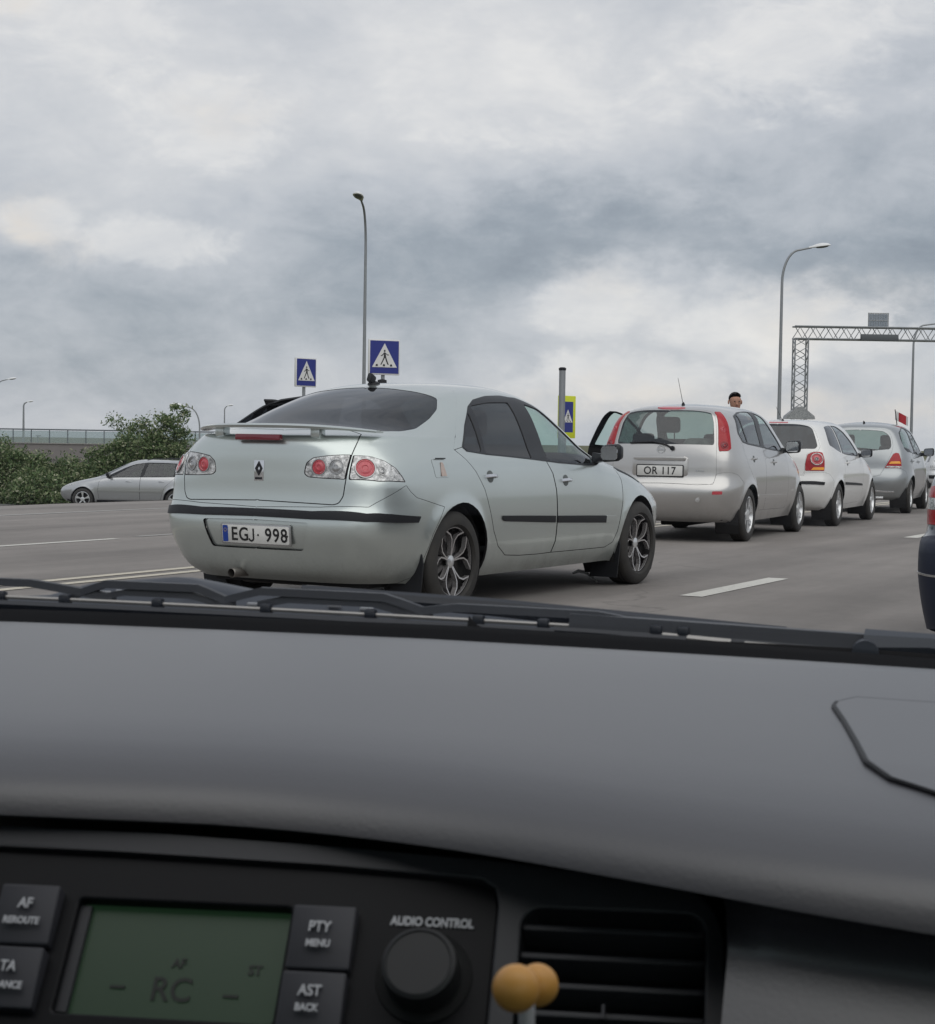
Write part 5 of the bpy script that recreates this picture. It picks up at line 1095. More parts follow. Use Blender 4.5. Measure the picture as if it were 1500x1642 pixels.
def build_ground():
    gm = mat('verge grass', (.075, .085, .035), .95, noise=(2.5, .8, (.13, .115, .065)), bump=(25, .8, .03))
    xs = [-3000, -1200, -600, -300, -150, -90, -60, -45, -38, -30, -26] + list(np.arange(-23, -17.9, .4)) + [-16, -8, 0, 8, 20, 60, 200, 800, 3000]
    ys = [-2000, -600, -200, -80, -40, -20, -5, 5, 10, 15, 20, 25, 30, 35, 38, 41, 44, 47, 50, 53, 56, 60, 64, 68, 72, 76, 80, 120, 200, 400, 900, 2000, 4500]
    V = [(x, y, terrain_z(x, y)) for y in ys for x in xs]; n = len(xs)
    F = [(j * n + i, j * n + i + 1, (j + 1) * n + i + 1, (j + 1) * n + i) for j in range(len(ys) - 1) for i in range(n - 1)]
    tag(mesh_obj('ground', V, F, gm, None, True), kind='structure')
    am = asphalt('worn grey asphalt', (.222, .203, .190), .46)
    ys = list(np.arange(-40, 36, 4.0)) + list(np.arange(36, 80, 2.0)) + [80, 120, 200, 420]; xs = [-18.15, -16, -12, -8, -4, 0, 4, 7]
    V = [(x + (.10 * sin(y * .55) + .05 * sin(y * 1.7) if x < -18 else 0), y, road_dip(y)) for y in ys for x in xs]; n = len(xs)
    F = [(j * n + i, j * n + i + 1, (j + 1) * n + i + 1, (j + 1) * n + i) for j in range(len(ys) - 1) for i in range(n - 1)]
    tag(mesh_obj('road', V, F, am), kind='structure')
    # lower side road the estate stands on
    c = Vector((-31.9, 39.4)); d = Vector((-33.54 + 30.65, 38.75 - 39.73)).normalized(); nn = Vector((-d.y, d.x))
    q = [c - d * 9.0 - nn * 3, c + d * 90 - nn * 3, c + d * 90 + nn * 3, c - d * 9.0 + nn * 3]
    tag(mesh_obj('side_road', [(v.x, v.y, -1.095) for v in q], [(0, 1, 2, 3)], asphalt('side road asphalt', (.15, .147, .144))), kind='structure')
    wl = line_paint('road line paint', (.60, .585, .54)); wy = line_paint('yellowed line paint', (.58, .53, .43)); wd = line_paint('worn line paint', (.34, .33, .315))
    def strip(name, x, y0, y1, w, m, label, z=.004, wob=0.0):
        k = max(2, int((y1 - y0) / 1.5)); V = []
        for i in range(k + 1):
            y = y0 + (y1 - y0) * i / k; dx = wob * (sin(y * .9) + .5 * sin(y * 2.3)); V += [(x - w / 2 + dx, y, z + road_dip(y)), (x + w / 2 + dx, y, z + road_dip(y))]
        return tag(mesh_obj(name, V, [(2 * i, 2 * i + 1, 2 * i + 3, 2 * i + 2) for i in range(k)], m), label, kind='structure')
    strip('centre_line', -8.50, -30, 60, .11, wy, None); strip('centre_line', -8.24, -30, 60, .11, wy, None)
    for i in range(5):
        y = 11.25 + i * 9.2; strip('lane_dash', (-4.20, -4.86, -5.5, -6.3, -7.2)[i], y, y + 2.0, .17, wl, None)
    strip('lane_dash', -11.52, 6.8, 13.85, .11, wl, None); strip('lane_dash', -11.62, 14.3, 24, .10, wd, None); strip('lane_dash', -11.6, 28, 36, .10, wd, None)
    strip('edge_line', -15.97, -20, 60, .14, wd, None, wob=.05); strip('edge_line', -.7, 14, 60, .12, wl, None)
    # worn kerb of gravel along the left edge
    g = mat('pale gravel', (.21, .20, .175), .95, noise=(30, .9, (.12, .115, .10)))
    V = []; ys = np.arange(-20, 60, 1.5)
    for y in ys:
        e = .10 * sin(y * .55) + .05 * sin(y * 1.7); V += [(-18.85 + .2 * sin(y * 1.3), y, -.05 + road_dip(y)), (-18.1 + e, y, .006 + road_dip(y))]
    tag(mesh_obj('gravel_shoulder', V, [(2 * i, 2 * i + 1, 2 * i + 3, 2 * i + 2) for i in range(len(ys) - 1)], g), kind='structure')
    # broken strip of trim on the road under the near car
    b = B(); b.tube([(-5.66, 12.46, .02), (-5.56, 12.34, .05), (-5.44, 12.22, .05), (-5.30, 12.02, .035), (-5.18, 11.84, .015)], [.010, .014, .014, .012, .006], 6)
    tag(b.out('trim_strip', mat('pale plastic', (.42, .42, .41), .5)), 'thin pale curved strip lying on the road under the silver-green hatchback', 'debris')

# ------------------------------------------------------------------ street furniture
GALV = mat('galvanised steel', (.30, .315, .33), .45, .5, noise=(6, .25, (.20, .21, .22)))
LAMPW = mat('pale lamp housing', (.72, .73, .74), .35)
def street_lamp(x, y, z0, h, ang, label, reach=1.9, r=.085, head=True, bend=1.0):
    """tapered pole curving into an arm that points along `ang` (from +X), cobra-head lantern"""
    o = empty('street_lamp', (x, y, z0)); tag(o, label, 'street lamp', 'street lamps along the road')
    d = Vector((cos(ang), sin(ang), 0)); pts = [Vector((0, 0, 0)), Vector((0, 0, 1.2)), Vector((0, 0, h - 1.6 * bend))]; R = [r, r * .95, r * .6]
    for k in range(1, 9):
        a = k / 8 * radians(80); pts.append(Vector((0, 0, h - 1.6 * bend)) + d * (.75 * bend * (1 - cos(a))) + Vector((0, 0, 1.45 * bend * sin(a)))); R.append(r * (.6 - .015 * k))
    end = pts[-1] + d * (reach - .75 * bend - .6) + Vector((0, 0, .14)); pts.append(end); R.append(r * .42)
    b = B(); b.tube(pts, R, 10); b.out('pole', GALV, o)
    b = B(); b.lathe([(r * 1.7, 0), (r * 1.7, .03), (r * 1.05, .05)], 'Z', 10); b.out('base_plate', GALV, o)
    if head:
        Mx = Matrix.Translation(end) @ Matrix.Rotation(ang, 4, 'Z') @ Matrix.Rotation(radians(-8), 4, 'Y')
        b = B(); b.loft([[(s * 1.0, w * cos(t), hh * max(sin(t), -.15) + .0) for t in np.linspace(0, 2 * pi, 13)[:-1]] for s, w, hh in ((-.12, .05, .05), (.05, .09, .08), (.25, .16, .13), (.5, .19, .15), (.72, .16, .11), (.84, .06, .04))])
        bmesh.ops.transform(b.bm, matrix=Mx, verts=b.bm.verts); ln = b.out('lantern', LAMPW, o)
        b = B(); b.ball((.48, 0, -.03), (.28, .15, .05)); bmesh.ops.transform(b.bm, matrix=Mx, verts=b.bm.verts); b.out('lamp_bowl', mat('dark lamp glass', (.09, .095, .10), .2), ln)
    return o
def build_lamps():
    street_lamp(-33.2, 53.98, -1.1, 11.0, radians(-70), 'tall street lamp behind the pedestrian signs, lantern pointing towards the viewer', 1.7, .085)
    street_lamp(-23.25, 72.9, -1.0, 10.95, radians(28), 'street lamp left of the lattice gantry, arm pointing right', 2.0, .10)
    street_lamp(-28.4, 119.0, -1.0, 10.9, radians(28), 'street lamp cut by the right edge, its arm crossing the gantry beam', 2.3, .12)
    street_lamp(-154.6, 167.3, -1.2, 6.6, radians(28), 'small distant lamp post standing above the glass barrier at left', 1.1, .17, bend=.35)
    street_lamp(-73.3, 97.1, -1.2, 4.6, radians(210), 'lamp arm showing above the bush behind the silver estate', 1.9, .09)
    street_lamp(-131.6, 179.6, -1.2, 6.5, radians(20), 'thin distant lamp post just left of the silver-green car', 1.0, .12, bend=.35)
    street_lamp(-114.8, 120.4, -1.2, 7.6, radians(28), 'lamp lantern entering at the left edge of the view', 1.9, .10)

BLUE = mat('sign blue', (.018, .030, .22), .4); WHITE = mat('sign white', (.72, .72, .71), .45); BLK = mat('sign black', (.012, .012, .014), .5); YEL = mat('fluorescent yellow green', (.66, .72, .02), .45)
def crossing_symbol(o, par, s, z, bev=True):
    """white triangle with a walking figure on stripes; frame: x right, z up, front at y=-.03"""
    fr = lambda y: ((0, y, z), (1, 0, 0), (0, 0, 1))
    b = B(); b.prism([(-.40 * s, -.33 * s), (.40 * s, -.33 * s), (0, .40 * s)], .004, fr(-.034)); tri = b.out('triangle', WHITE, par)
    b = B(); f = fr(-.038)
    b.prism([(.028 * s * cos(t), .17 * s + .034 * s * sin(t)) for t in np.linspace(0, 2 * pi, 13)[:-1]], .002, f)
    b.prism([(-.02 * s, .125 * s), (.03 * s, .115 * s), (.05 * s, -.03 * s), (-.03 * s, -.03 * s)], .002, f)
    b.prism([(-.03 * s, -.028 * s), (.015 * s, -.028 * s), (-.05 * s, -.15 * s), (-.10 * s, -.25 * s), (-.135 * s, -.25 * s), (-.08 * s, -.14 * s)], .002, f)
    b.prism([(.01 * s, -.028 * s), (.05 * s, -.028 * s), (.085 * s, -.13 * s), (.135 * s, -.25 * s), (.095 * s, -.25 * s), (.045 * s, -.14 * s)], .0021, f)
    b.prism([(-.02 * s, .12 * s), (-.005 * s, .09 * s), (-.07 * s, .02 * s), (-.12 * s, .0), (-.125 * s, .025 * s), (-.085 * s, .045 * s)], .0022, f)
    b.prism([(.03 * s, .11 * s), (.04 * s, .075 * s), (.095 * s, .03 * s), (.13 * s, .035 * s), (.13 * s, .06 * s), (.09 * s, .06 * s)], .0022, f)
    for x in (-.26, -.03, .20): b.prism([((x - .03) * s, -.30 * s), ((x + .05) * s, -.30 * s), ((x + .035) * s, -.235 * s), ((x - .015) * s, -.235 * s)], .0018, f)
    b.out('pedestrian_figure', BLK, par)
def crossing_sign(x, y, z0, zc, s, facing, label, yellow=False, s2=None, box=.06):
    o = empty('pedestrian_sign', (x, y, z0), facing); tag(o, label, 'road sign', 'pedestrian crossing signs')
    h = zc - z0
    b = B(); b.tube([(0, .045, 0), (0, .045, h + s * .40)], .035, 12); b.out('post', GALV, o)
    w = s; hh = (s2 or s * 1.08)
    b = B(); b.box((0, 0, h), (w, box, hh), bev=.012); pn = b.out('sign_box', WHITE if not yellow else YEL, o)
    k = .92 if not yellow else .66
    b = B(); b.box((0, -box / 2 - .001, h), (w * k, .004, hh * (k if not yellow else .72)), bev=0); b.out('blue_panel', BLUE, pn)
    sc = w * k / .92
    c = B()
    # keep the symbol parts proud of the box front
    crossing_symbol(o, pn, sc, h + .02 * s)
    for ch in list(pn.children):
        if ch.name.startswith(('triangle', 'pedestrian_figure')): ch.location.y = -(box / 2 - .03) - .003
    b = B(); b.box((0, .045, h - .25 * s), (.12, .06, .05), bev=.01); b.out('bracket', GALV, o); b = B(); b.box((0, .045, h + .25 * s), (.12, .06, .05), bev=.01); b.out('bracket', GALV, o)
    return o
def build_signs():
    crossing_sign(-16.0, 26.7, -.02, 2.60, .60, radians(50), 'blue pedestrian crossing sign above the roof of the silver-green car, larger of the two')
    crossing_sign(-20.04, 30.21, -.9, 2.50, .57, radians(74), 'smaller blue pedestrian crossing sign left of the larger one, turned more away')
    # yellow-framed sign seen from beside a thick post
    o = crossing_sign(-16.13, 35.0, 0, 1.68, .56, radians(74), 'yellow-green framed pedestrian sign half hidden by a thick grey post', True, .96)
    p = empty('post', (-15.93, 34.3, 0)); tag(p, 'thick grey steel post with dark cap standing before the yellow-framed sign', 'post')
    b = B(); b.tube([(0, 0, 0), (0, 0, 2.72)], .072, 16); b.out('pole', GALV, p)
    b = B(); b.lathe([(.08, 0), (.085, .05), (.05, .07), (.001, .072)], 'Z', 14, c=(0, 0, 2.70)); b.out('cap', MT['black_trim'], p)
    # dark lamp unit under the larger sign
    d = empty('warning_lamp', (-15.55, 25.9, 0), radians(40)); tag(d, 'dark round lamp unit just under the larger pedestrian sign', 'lamp')
    b = B(); b.tube([(0, 0, 0), (0, 0, 1.95)], .03, 10); b.out('post', GALV, d)
    b = B(); b.lathe([(.03, 0), (.15, .03), (.16, .08), (.09, .12), (.08, .22), (.001, .24)], 'Z', 18, c=(0, 0, 1.93)); b.out('housing', MT['black_trim'], d)

def build_gantry():
    """lattice gantry over the road: two lattice legs, lattice beam, walkway and mesh cage"""
    A = Vector((-33.35, 107.4, -1.0)); d = Vector((.882, .471, 0)).normalized(); nn = Vector((-d.y, d.x, 0)); L = 26.0
    o = empty('gantry', A); tag(o, 'grey lattice steel gantry spanning the road in the distance at right', 'gantry')
    P = lambda a, c, z: d * a + nn * c + Vector((0, 0, z))
    ztop, zb, hw, lw = 9.95, 9.15, .40, .85
    def lattice(b, f, n, r):
        ch = [(0, 0), (1, 0), (1, 1), (0, 1)]
        for u, v in ch: b.tube([f(0, u, v), f(1, u, v)], r, 6)
        for k in range(n):
            t0, t1, tm = k / n, (k + 1) / n, (k + .5) / n
            for (u0, v0), (u1, v1) in (((0, 0), (1, 0)), ((1, 0), (1, 1)), ((1, 1), (0, 1)), ((0, 1), (0, 0))):
                b.tube([f(t0, u0, v0), f(tm, u1, v1), f(t1, u0, v0)], r * .62, 5, caps=False)
    b = B(); lattice(b, lambda t, u, v: P(-.05 + t * L, (u - .5) * 2 * hw, zb + v * (ztop - zb)), 26, .055); b.out('beam', GALV, o)
    for a in (0, L - lw):
        b = B(); lattice(b, lambda t, u, v: P(a + u * lw, (v - .5) * 2 * hw, t * zb), 9, .055); b.out('leg', GALV, o)
        b = B(); b.box(tuple(P(a + lw / 2, 0, .10)), (1.6, 1.6, .4), bev=.05); b.out('footing', mat('concrete', (.35, .345, .33), .9), o)
    # stiffener plates at the foot of the left leg
    b = B(); v = [P(-.55, 0, 3.95), P(lw + .55, 0, 3.95), P(lw + .5, 0, 4.15), P(lw * .7, 0, 4.75), P(lw * .3, 0, 4.75), P(-.5, 0, 4.15)]
    lo = [b.bm.verts.new(q - nn * .45) for q in v]; hi = [b.bm.verts.new(q + nn * .45) for q in v]
    b.bm.faces.new(lo); b.bm.faces.new(hi[::-1])
    for i in range(6): b.bm.faces.new((lo[i], hi[i], hi[(i + 1) % 6], lo[(i + 1) % 6]))
    b.out('collar', mat('mesh guard grey', (.20, .21, .22), .6, noise=(14, .9, (.45, .46, .47))), o)
    b = B(); b.box(tuple(P(5.35, -.15, zb + .0)), (1, 1, 1)) if False else None
    b = B(); rot = Matrix.Rotation(atan2(d.y, d.x), 3, 'Z')
    b.box(tuple(P(5.4, -.55, zb + .12)), (2.4, .35, .42), rot, bev=.02); b.out('signal_box', mat('dark signal box', (.10, .11, .12), .6), o)
    b = B()
    for k in range(9): b.tube([P(4.75 + k * .16, -.2, ztop - .1), P(4.75 + k * .16, -.2, ztop + .95)], .014 if 0 < k < 8 else .035, 5)
    for z in (0.0, .45, .92): b.tube([P(4.75, -.2, ztop + z), P(4.75 + 1.28, -.2, ztop + z)], .03, 5)
    b.out('cage', GALV, o)
    b = B(); b.box(tuple(P(5.39, -.17, ztop + .45)), (1.2, .02, .85), rot); b.out('mesh_panel', glass('wire mesh', (.62, .66, .7), 1.1, ((.25, .27, .3), .35)), o)

def build_overpass():
    """distant viaduct with a glass noise barrier"""
    A = Vector((-125, 104, 0)); Bv = Vector((-84, 125, 0)); d = (Bv - A).normalized(); L = (Bv - A).length; nn = Vector((-d.y, d.x, 0))
    o = empty('overpass', A); tag(o, 'distant concrete overpass with a pale glass barrier behind the bushes at left', 'overpass')
    P = lambda a, c, z: d * a + nn * c + Vector((0, 0, z)); rot = Matrix.Rotation(atan2(d.y, d.x), 3, 'Z')
    cm = mat('grey mauve concrete', (.235, .215, .215), .9, noise=(.6, .35, (.19, .175, .17)))
    b = B(); b.box(tuple(P(L / 2, 1.0, -.3)), (L, 2.0, 1.4), rot); b.out('deck_wall', cm, o)
    b = B(); b.box(tuple(P(L / 2, .9, -1.75)), (L, 1.7, 1.45), rot); b.out('lower_wall', mat('darker concrete', (.205, .19, .19), .9), o)
    b = B(); b.box(tuple(P(L / 2, .95, .435)), (L, 2.1, .07), rot); b.out('coping', mat('coping concrete', (.30, .29, .29), .9), o)
    gm = glass('pale barrier glass', (.80, .86, .87), 1.3, ((.50, .56, .56), .35)); pm = mat('barrier post', (.13, .15, .17), .6)
    n = int(L / 1.62); pane = None; post = None
    for k in range(n):
        a = 1.62 * k + .81
        if pane is None:
            b = B(); b.box((0, 0, 0), (1.54, .03, 1.05), rot); pane = b.out('glass_panel', gm, o); pane.location = P(a, .2, 1.02)
            b = B(); b.box((0, 0, 0), (.07, .09, 1.15), rot); post = b.out('post', pm, o); post.location = P(a - .81, .2, 1.04)
        else:
            for src, aa, z in ((pane, a, 1.02), (post, a - .81, 1.04)):
                c = src.copy(); COL.objects.link(c); c.location = P(aa, .2, z)
    b = B(); b.box(tuple(P(L / 2, .2, 1.66)), (L, .12, .12), rot); b.out('top_rail', pm, o)
    s = empty('post', (-134.8 + 12, 155 - 20, -1.2)); tag(s, 'short dark post with a flat top seen through the glass barrier', 'post')
    b = B(); b.tube([(0, 0, 0), (0, 0, 2.3)], .06, 8); b.box((0.1, 0, 2.3), (.5, .2, .12)); b.out('pole', pm, s)

# ------------------------------------------------------------------ bushes
LEAFM = None
def leaf_material():
    m = mat('bush leaves', (.05, .07, .03), .6); N = NT(m.node_tree); p = N.n['Principled BSDF']
    g = N.new('ShaderNodeNewGeometry')
    col = N.ramp(g.outputs['Random Per Island'], [(0.0, (.036, .075, .024)), (.35, (.085, .145, .048)), (.62, (.145, .205, .080)), (.85, (.25, .29, .15)), (1.0, (.50, .50, .36))])
    tc = N.new('ShaderNodeTexCoord'); br = N.noise(tc.outputs['Object'], 1.3, 3.0, .6)
    N.l.new(N.mix(N.math('MULTIPLY', N.math('SUBTRACT', br, .42), 3.0, clamp=True), col, (.085, .080, .032, 1), 'MIX') if False else col, p.inputs['Base Color'])
    tr = N.new('ShaderNodeBsdfTranslucent'); N.l.new(col, tr.inputs[0]); mx = N.new('ShaderNodeMixShader'); mx.inputs[0].default_value = .25
    N.l.new(p.outputs[0], mx.inputs[1]); N.l.new(tr.outputs[0], mx.inputs[2]); N.l.new(mx.outputs[0], N.n['Material Output'].inputs[0])
    return m
def bush(x, y, z0, W, D, Hh, n, label, seed, rot=0.0, lean=0.0):
    n = int(n * 1.7)
    global LEAFM
    if LEAFM is None: LEAFM = leaf_material()
    r = np.random.default_rng(seed)
    o = empty('bush', (x, y, z0), rot); tag(o, label, 'bush', 'bushes behind the side road')
    # stems
    tips = []; b = B()
    for k in range(16):
        a = r.uniform(0, 2 * pi); q = r.uniform(.25, 1.0) ** .5; tip = Vector((W / 2 * q * cos(a), D / 2 * q * sin(a), Hh * r.uniform(.45, .92) * (1 - .5 * q * q)))
        mid = Vector((tip.x * .35, tip.y * .35, tip.z * .55)); b.tube([(tip.x * .08, tip.y * .08, 0), mid, tip], [.05, .03, .010], 5); tips.append(tip); tips.append((mid + tip) / 2)
    b.out('stems', mat('bush bark', (.06, .05, .038), .9), o)
    # leaf clumps spread through the crown
    nc = 220; cl = []
    while len(cl) < nc:
        u = r.uniform(-1, 1, 3); u[2] = r.uniform(0, 1)
        top = (1 - (u[0] ** 2 * .75 + u[1] ** 2 * .6)) * (.72 + .38 * r.random())
        if u[2] < top: cl.append((u[0] * W / 2, u[1] * D / 2, u[2] * Hh + .08, r.uniform(.16, .42)))
    for t in tips: cl.append((t.x, t.y, t.z * .9, r.uniform(.2, .4)))
    cl = np.array(cl); k = r.integers(0, len(cl), n); off = r.normal(size=(n, 3)); off /= np.linalg.norm(off, axis=1, keepdims=True); off *= (r.random((n, 1)) ** .5) * cl[k, 3:4] * [1.15, 1.15, .85]
    c = cl[k, :3] + off; c = c[c[:, 2] > .02]; m = len(c)
    nrm = r.normal(size=(m, 3)) + np.array([0, 0, .6]) + off[:m] * 1.5; nrm /= np.linalg.norm(nrm, axis=1, keepdims=True)
    t = np.cross(nrm, r.normal(size=(m, 3))); t /= np.linalg.norm(t, axis=1, keepdims=True); w = np.cross(nrm, t)
    Ls = r.uniform(.034, .085, (m, 1)); ws = Ls * r.uniform(.32, .5, (m, 1))
    V = np.stack([c - t * Ls, c + w * ws + nrm * Ls * .12, c + t * Ls, c - w * ws + nrm * Ls * .12], 1).reshape(-1, 3)
    F = np.arange(4 * m).reshape(-1, 4)
    lv = mesh_obj('leaves', V, F.tolist(), LEAFM, o); lv['kind'] = 'stuff'
    # sprigs
    return o
def build_bushes():
    R = radians(28)
    spots = [(-36.75, 44.9, 2.6, 2.4, 3.05, 15000, 'tall full bush behind the roof of the silver estate'), (-35.75, 45.6, 2.3, 2.2, 3.45, 14000, 'tallest bush, rising beside the left flank of the silver-green car'),
             (-37.4, 44.2, 2.0, 2.0, 1.85, 9000, 'middle-height bush above the bonnet of the silver estate'), (-37.5, 42.6, 1.8, 1.8, 1.5, 7000, 'low rounded bush at the nose of the silver estate'),
             (-38.6, 41.9, 2.4, 2.2, 1.75, 11000, 'broad bush between the low one and the left edge'), (-39.3, 41.4, 2.2, 2.2, 2.35, 11000, 'bush cut by the left edge with a pointed top shoot'), (-37.2, 40.9, 2.0, 1.5, 1.05, 6000, 'low spreading bush by the roadside at left'), (-40.9, 40.9, 2.2, 2.0, 2.1, 6000, 'bush at the far left end of the row, partly out of view')]
    for i, (x, y, w, d, h, n, lb) in enumerate(spots): bush(x, y, -1.15, w, d, h, n, lb, 11 + i, R)
    # weeds on the slope
    r = np.random.default_rng(5); n = 9000
    x = r.uniform(-26, -20.6, n); y = r.uniform(14, 42, n); z = np.array([terrain_z(a, b) for a, b in zip(x, y)]); a = r.uniform(0, 2 * pi, n); h = r.uniform(.05, .20, n); w = .012
    dx, dy = np.cos(a) * w, np.sin(a) * w; lx, ly = r.normal(0, .04, n), r.normal(0, .04, n)
    V = np.stack([np.c_[x - dx, y - dy, z], np.c_[x + dx, y + dy, z], np.c_[x + lx, y + ly, z + h]], 1).reshape(-1, 3)
    tag(mesh_obj('grass', V, np.arange(3 * n).reshape(-1, 3).tolist(), mat('grass blades', (.085, .10, .04), .8)), kind='stuff')

# ------------------------------------------------------------------ person beside the white car
def build_person():
    o = bpy.data.meshes.new('person'); loc = (-8.50, 24.5, 0)
    J = {'pelvis': ((0, 0, .98), .145), 'waist': ((0, 0, 1.13), .135), 'chest': ((0, .01, 1.36), .165), 'neckb': ((0, 0, 1.53), .075), 'neck': ((0, -.01, 1.60), .058), 'head1': ((0, -.015, 1.68), .085), 'head2': ((0, -.01, 1.76), .098), 'head3': ((0, .0, 1.82), .085)}
    for s, n in ((1, 'r'), (-1, 'l')):
        J.update({'hip' + n: ((s * .10, 0, .92), .105), 'knee' + n: ((s * .11, -.02, .50), .068), 'ank' + n: ((s * .115, .02, .10), .045), 'toe' + n: ((s * .125, -.14, .05), .038),
                  'sh' + n: ((s * .205, .01, 1.47), .068), 'elb' + n: ((s * .27, .03, 1.18), .046), 'wr' + n: ((s * .28, -.06, .94), .031), 'palm' + n: ((s * .28, -.08, .86), .030)})
        for k in range(4): J['f%d%s' % (k, n)] = ((s * .282, -.115 + .023 * k, .79), .010); J['g%d%s' % (k, n)] = ((s * .275, -.112 + .02 * k, .745 + .008 * abs(k - 1.5)), .008)
        J['th1' + n] = ((s * .262, -.12, .85), .012); J['th2' + n] = ((s * .255, -.14, .80), .009)
    E = [('pelvis', 'waist'), ('waist', 'chest'), ('chest', 'neckb'), ('neckb', 'neck'), ('neck', 'head1'), ('head1', 'head2'), ('head2', 'head3')]
    for n in 'rl':
        E += [('pelvis', 'hip' + n), ('hip' + n, 'knee' + n), ('knee' + n, 'ank' + n), ('ank' + n, 'toe' + n), ('chest', 'sh' + n), ('sh' + n, 'elb' + n), ('elb' + n, 'wr' + n), ('wr' + n, 'palm' + n), ('palm' + n, 'th1' + n), ('th1' + n, 'th2' + n)]
        for k in range(4): E += [('palm' + n, 'f%d%s' % (k, n)), ('f%d%s' % (k, n), 'g%d%s' % (k, n))]
    names = list(J); o.from_pydata([J[k][0] for k in names], [(names.index(a), names.index(b)) for a, b in E], [])
    skin = mat('skin', (.38, .20, .135), .55)
    o.materials.append(skin)
    p = link(bpy.data.objects.new('person', o)); p.location = loc; p.rotation_euler = (0, 0, radians(35)); p.scale = (1, 1, 1)
    m = p.modifiers.new('skin', 'SKIN'); m.use_smooth_shade = True
    for v, k in zip(o.skin_vertices[0].data, names): v.radius = (J[k][1], J[k][1]); v.use_root = (k == 'pelvis')
    p.modifiers.new('sub', 'SUBSURF').levels = 2; p.modifiers['sub'].render_levels = 2
    tag(p, 'person with short dark hair, only the head showing above the silver-beige car roof', 'person')
    hair = mat('dark hair', (.012, .010, .009), .7, bump=(90, .5, .004))
    b = B(); b.ball((0, .012, 1.793), (.098, .106, .098)); bmesh.ops.delete(b.bm, geom=[v for v in b.bm.verts if v.co.z < 1.80 - .9 * v.co.y + .012 * sin(v.co.x * 90)], context='VERTS'); b.out('hair', hair, p)
    b = B(); b.ball((.036, -.098, 1.745), (.013, .008, .008)); b.ball((-.036, -.098, 1.745), (.013, .008, .008)); b.out('eye', mat('eye', (.02, .015, .012), .2), p)
    b = B(); b.loft([[(-.010, -.098, 1.75), (.010, -.098, 1.75), (.010, -.090, 1.75), (-.010, -.09, 1.75)], [(-.020, -.100, 1.695), (.020, -.100, 1.695), (.016, -.085, 1.69), (-.016, -.085, 1.69)]]); b.ball((0, -.108, 1.70), (.017, .018, .014)); b.ball((.10, .01, 1.735), (.012, .022, .034)); b.ball((-.10, .01, 1.735), (.012, .022, .034)); b.out('nose_and_ears', skin, p)
    b = B(); b.ball((0, -.098, 1.668), (.028, .008, .008)); b.out('mouth', mat('lips', (.30, .11, .09), .5), p)
    b = B(); b.loft([[(rx * cos(t), ry * sin(t), z) for t in np.linspace(0, 2 * pi, 21)[:-1]] for rx, ry, z in ((.19, .165, .92), (.185, .16, 1.1), (.215, .18, 1.3), (.235, .17, 1.44), (.17, .12, 1.52), (.085, .08, 1.555))], caps=False)
    for s in (-1, 1): b.tube([(s * .19, .01, 1.47), (s * .235, .02, 1.36), (s * .265, .03, 1.22)], [.085, .075, .066], 12, caps=False)
    b.out('shirt', mat('dark shirt', (.03, .035, .05), .85), p)
    b = B(); b.loft([[(.19 * cos(t), .16 * sin(t), z) for t in np.linspace(0, 2 * pi, 21)[:-1]] for z in (.85, 1.0)], caps=False)
    for s in (-1, 1): b.tube([(s * .095, 0, .96), (s * .11, -.02, .5), (s * .115, .02, .10)], [.125, .085, .075], 14, caps=False)
    b.out('trousers', mat('blue trousers', (.03, .04, .07), .85), p)
    b = B()
    for s in (-1, 1): b.box((s * .12, -.05, .045), (.10, .28, .09), bev=.035, seg=3)
    b.out('shoe', MT['black_trim'], p)

def build_flag():
    f = empty('car_flag', (-7.33, 29.75, 1.40), radians(20)); tag(f, 'small red and white flag on a short stick at the roof of the blue-grey hatchback', 'flag')
    b = B(); b.tube([(0, 0, -.05), (-.06, 0, .36)], .008, 6); b.out('stick', MT['black_trim'], f)
    def cloth(u0, u1, name, m):
        V = []; n = 7
        for i in range(n):
            u = u0 + (u1 - u0) * i / (n - 1)
            for j in range(4):
                v = j / 3; V.append((-.055 + u * .20, .015 * sin(u * 9), .34 - u * .10 - v * .16 + .0))
        F = [(i * 4 + j, i * 4 + j + 1, i * 4 + j + 5, i * 4 + j + 4) for i in range(n - 1) for j in range(3)]
        return mesh_obj(name, V, F, m, f, True)
    cloth(0, .3, 'white_field', WHITE); cloth(.3, .95, 'red_field', mat('flag red', (.42, .02, .03), .7)); cloth(.95, 1.1, 'white_field', WHITE)

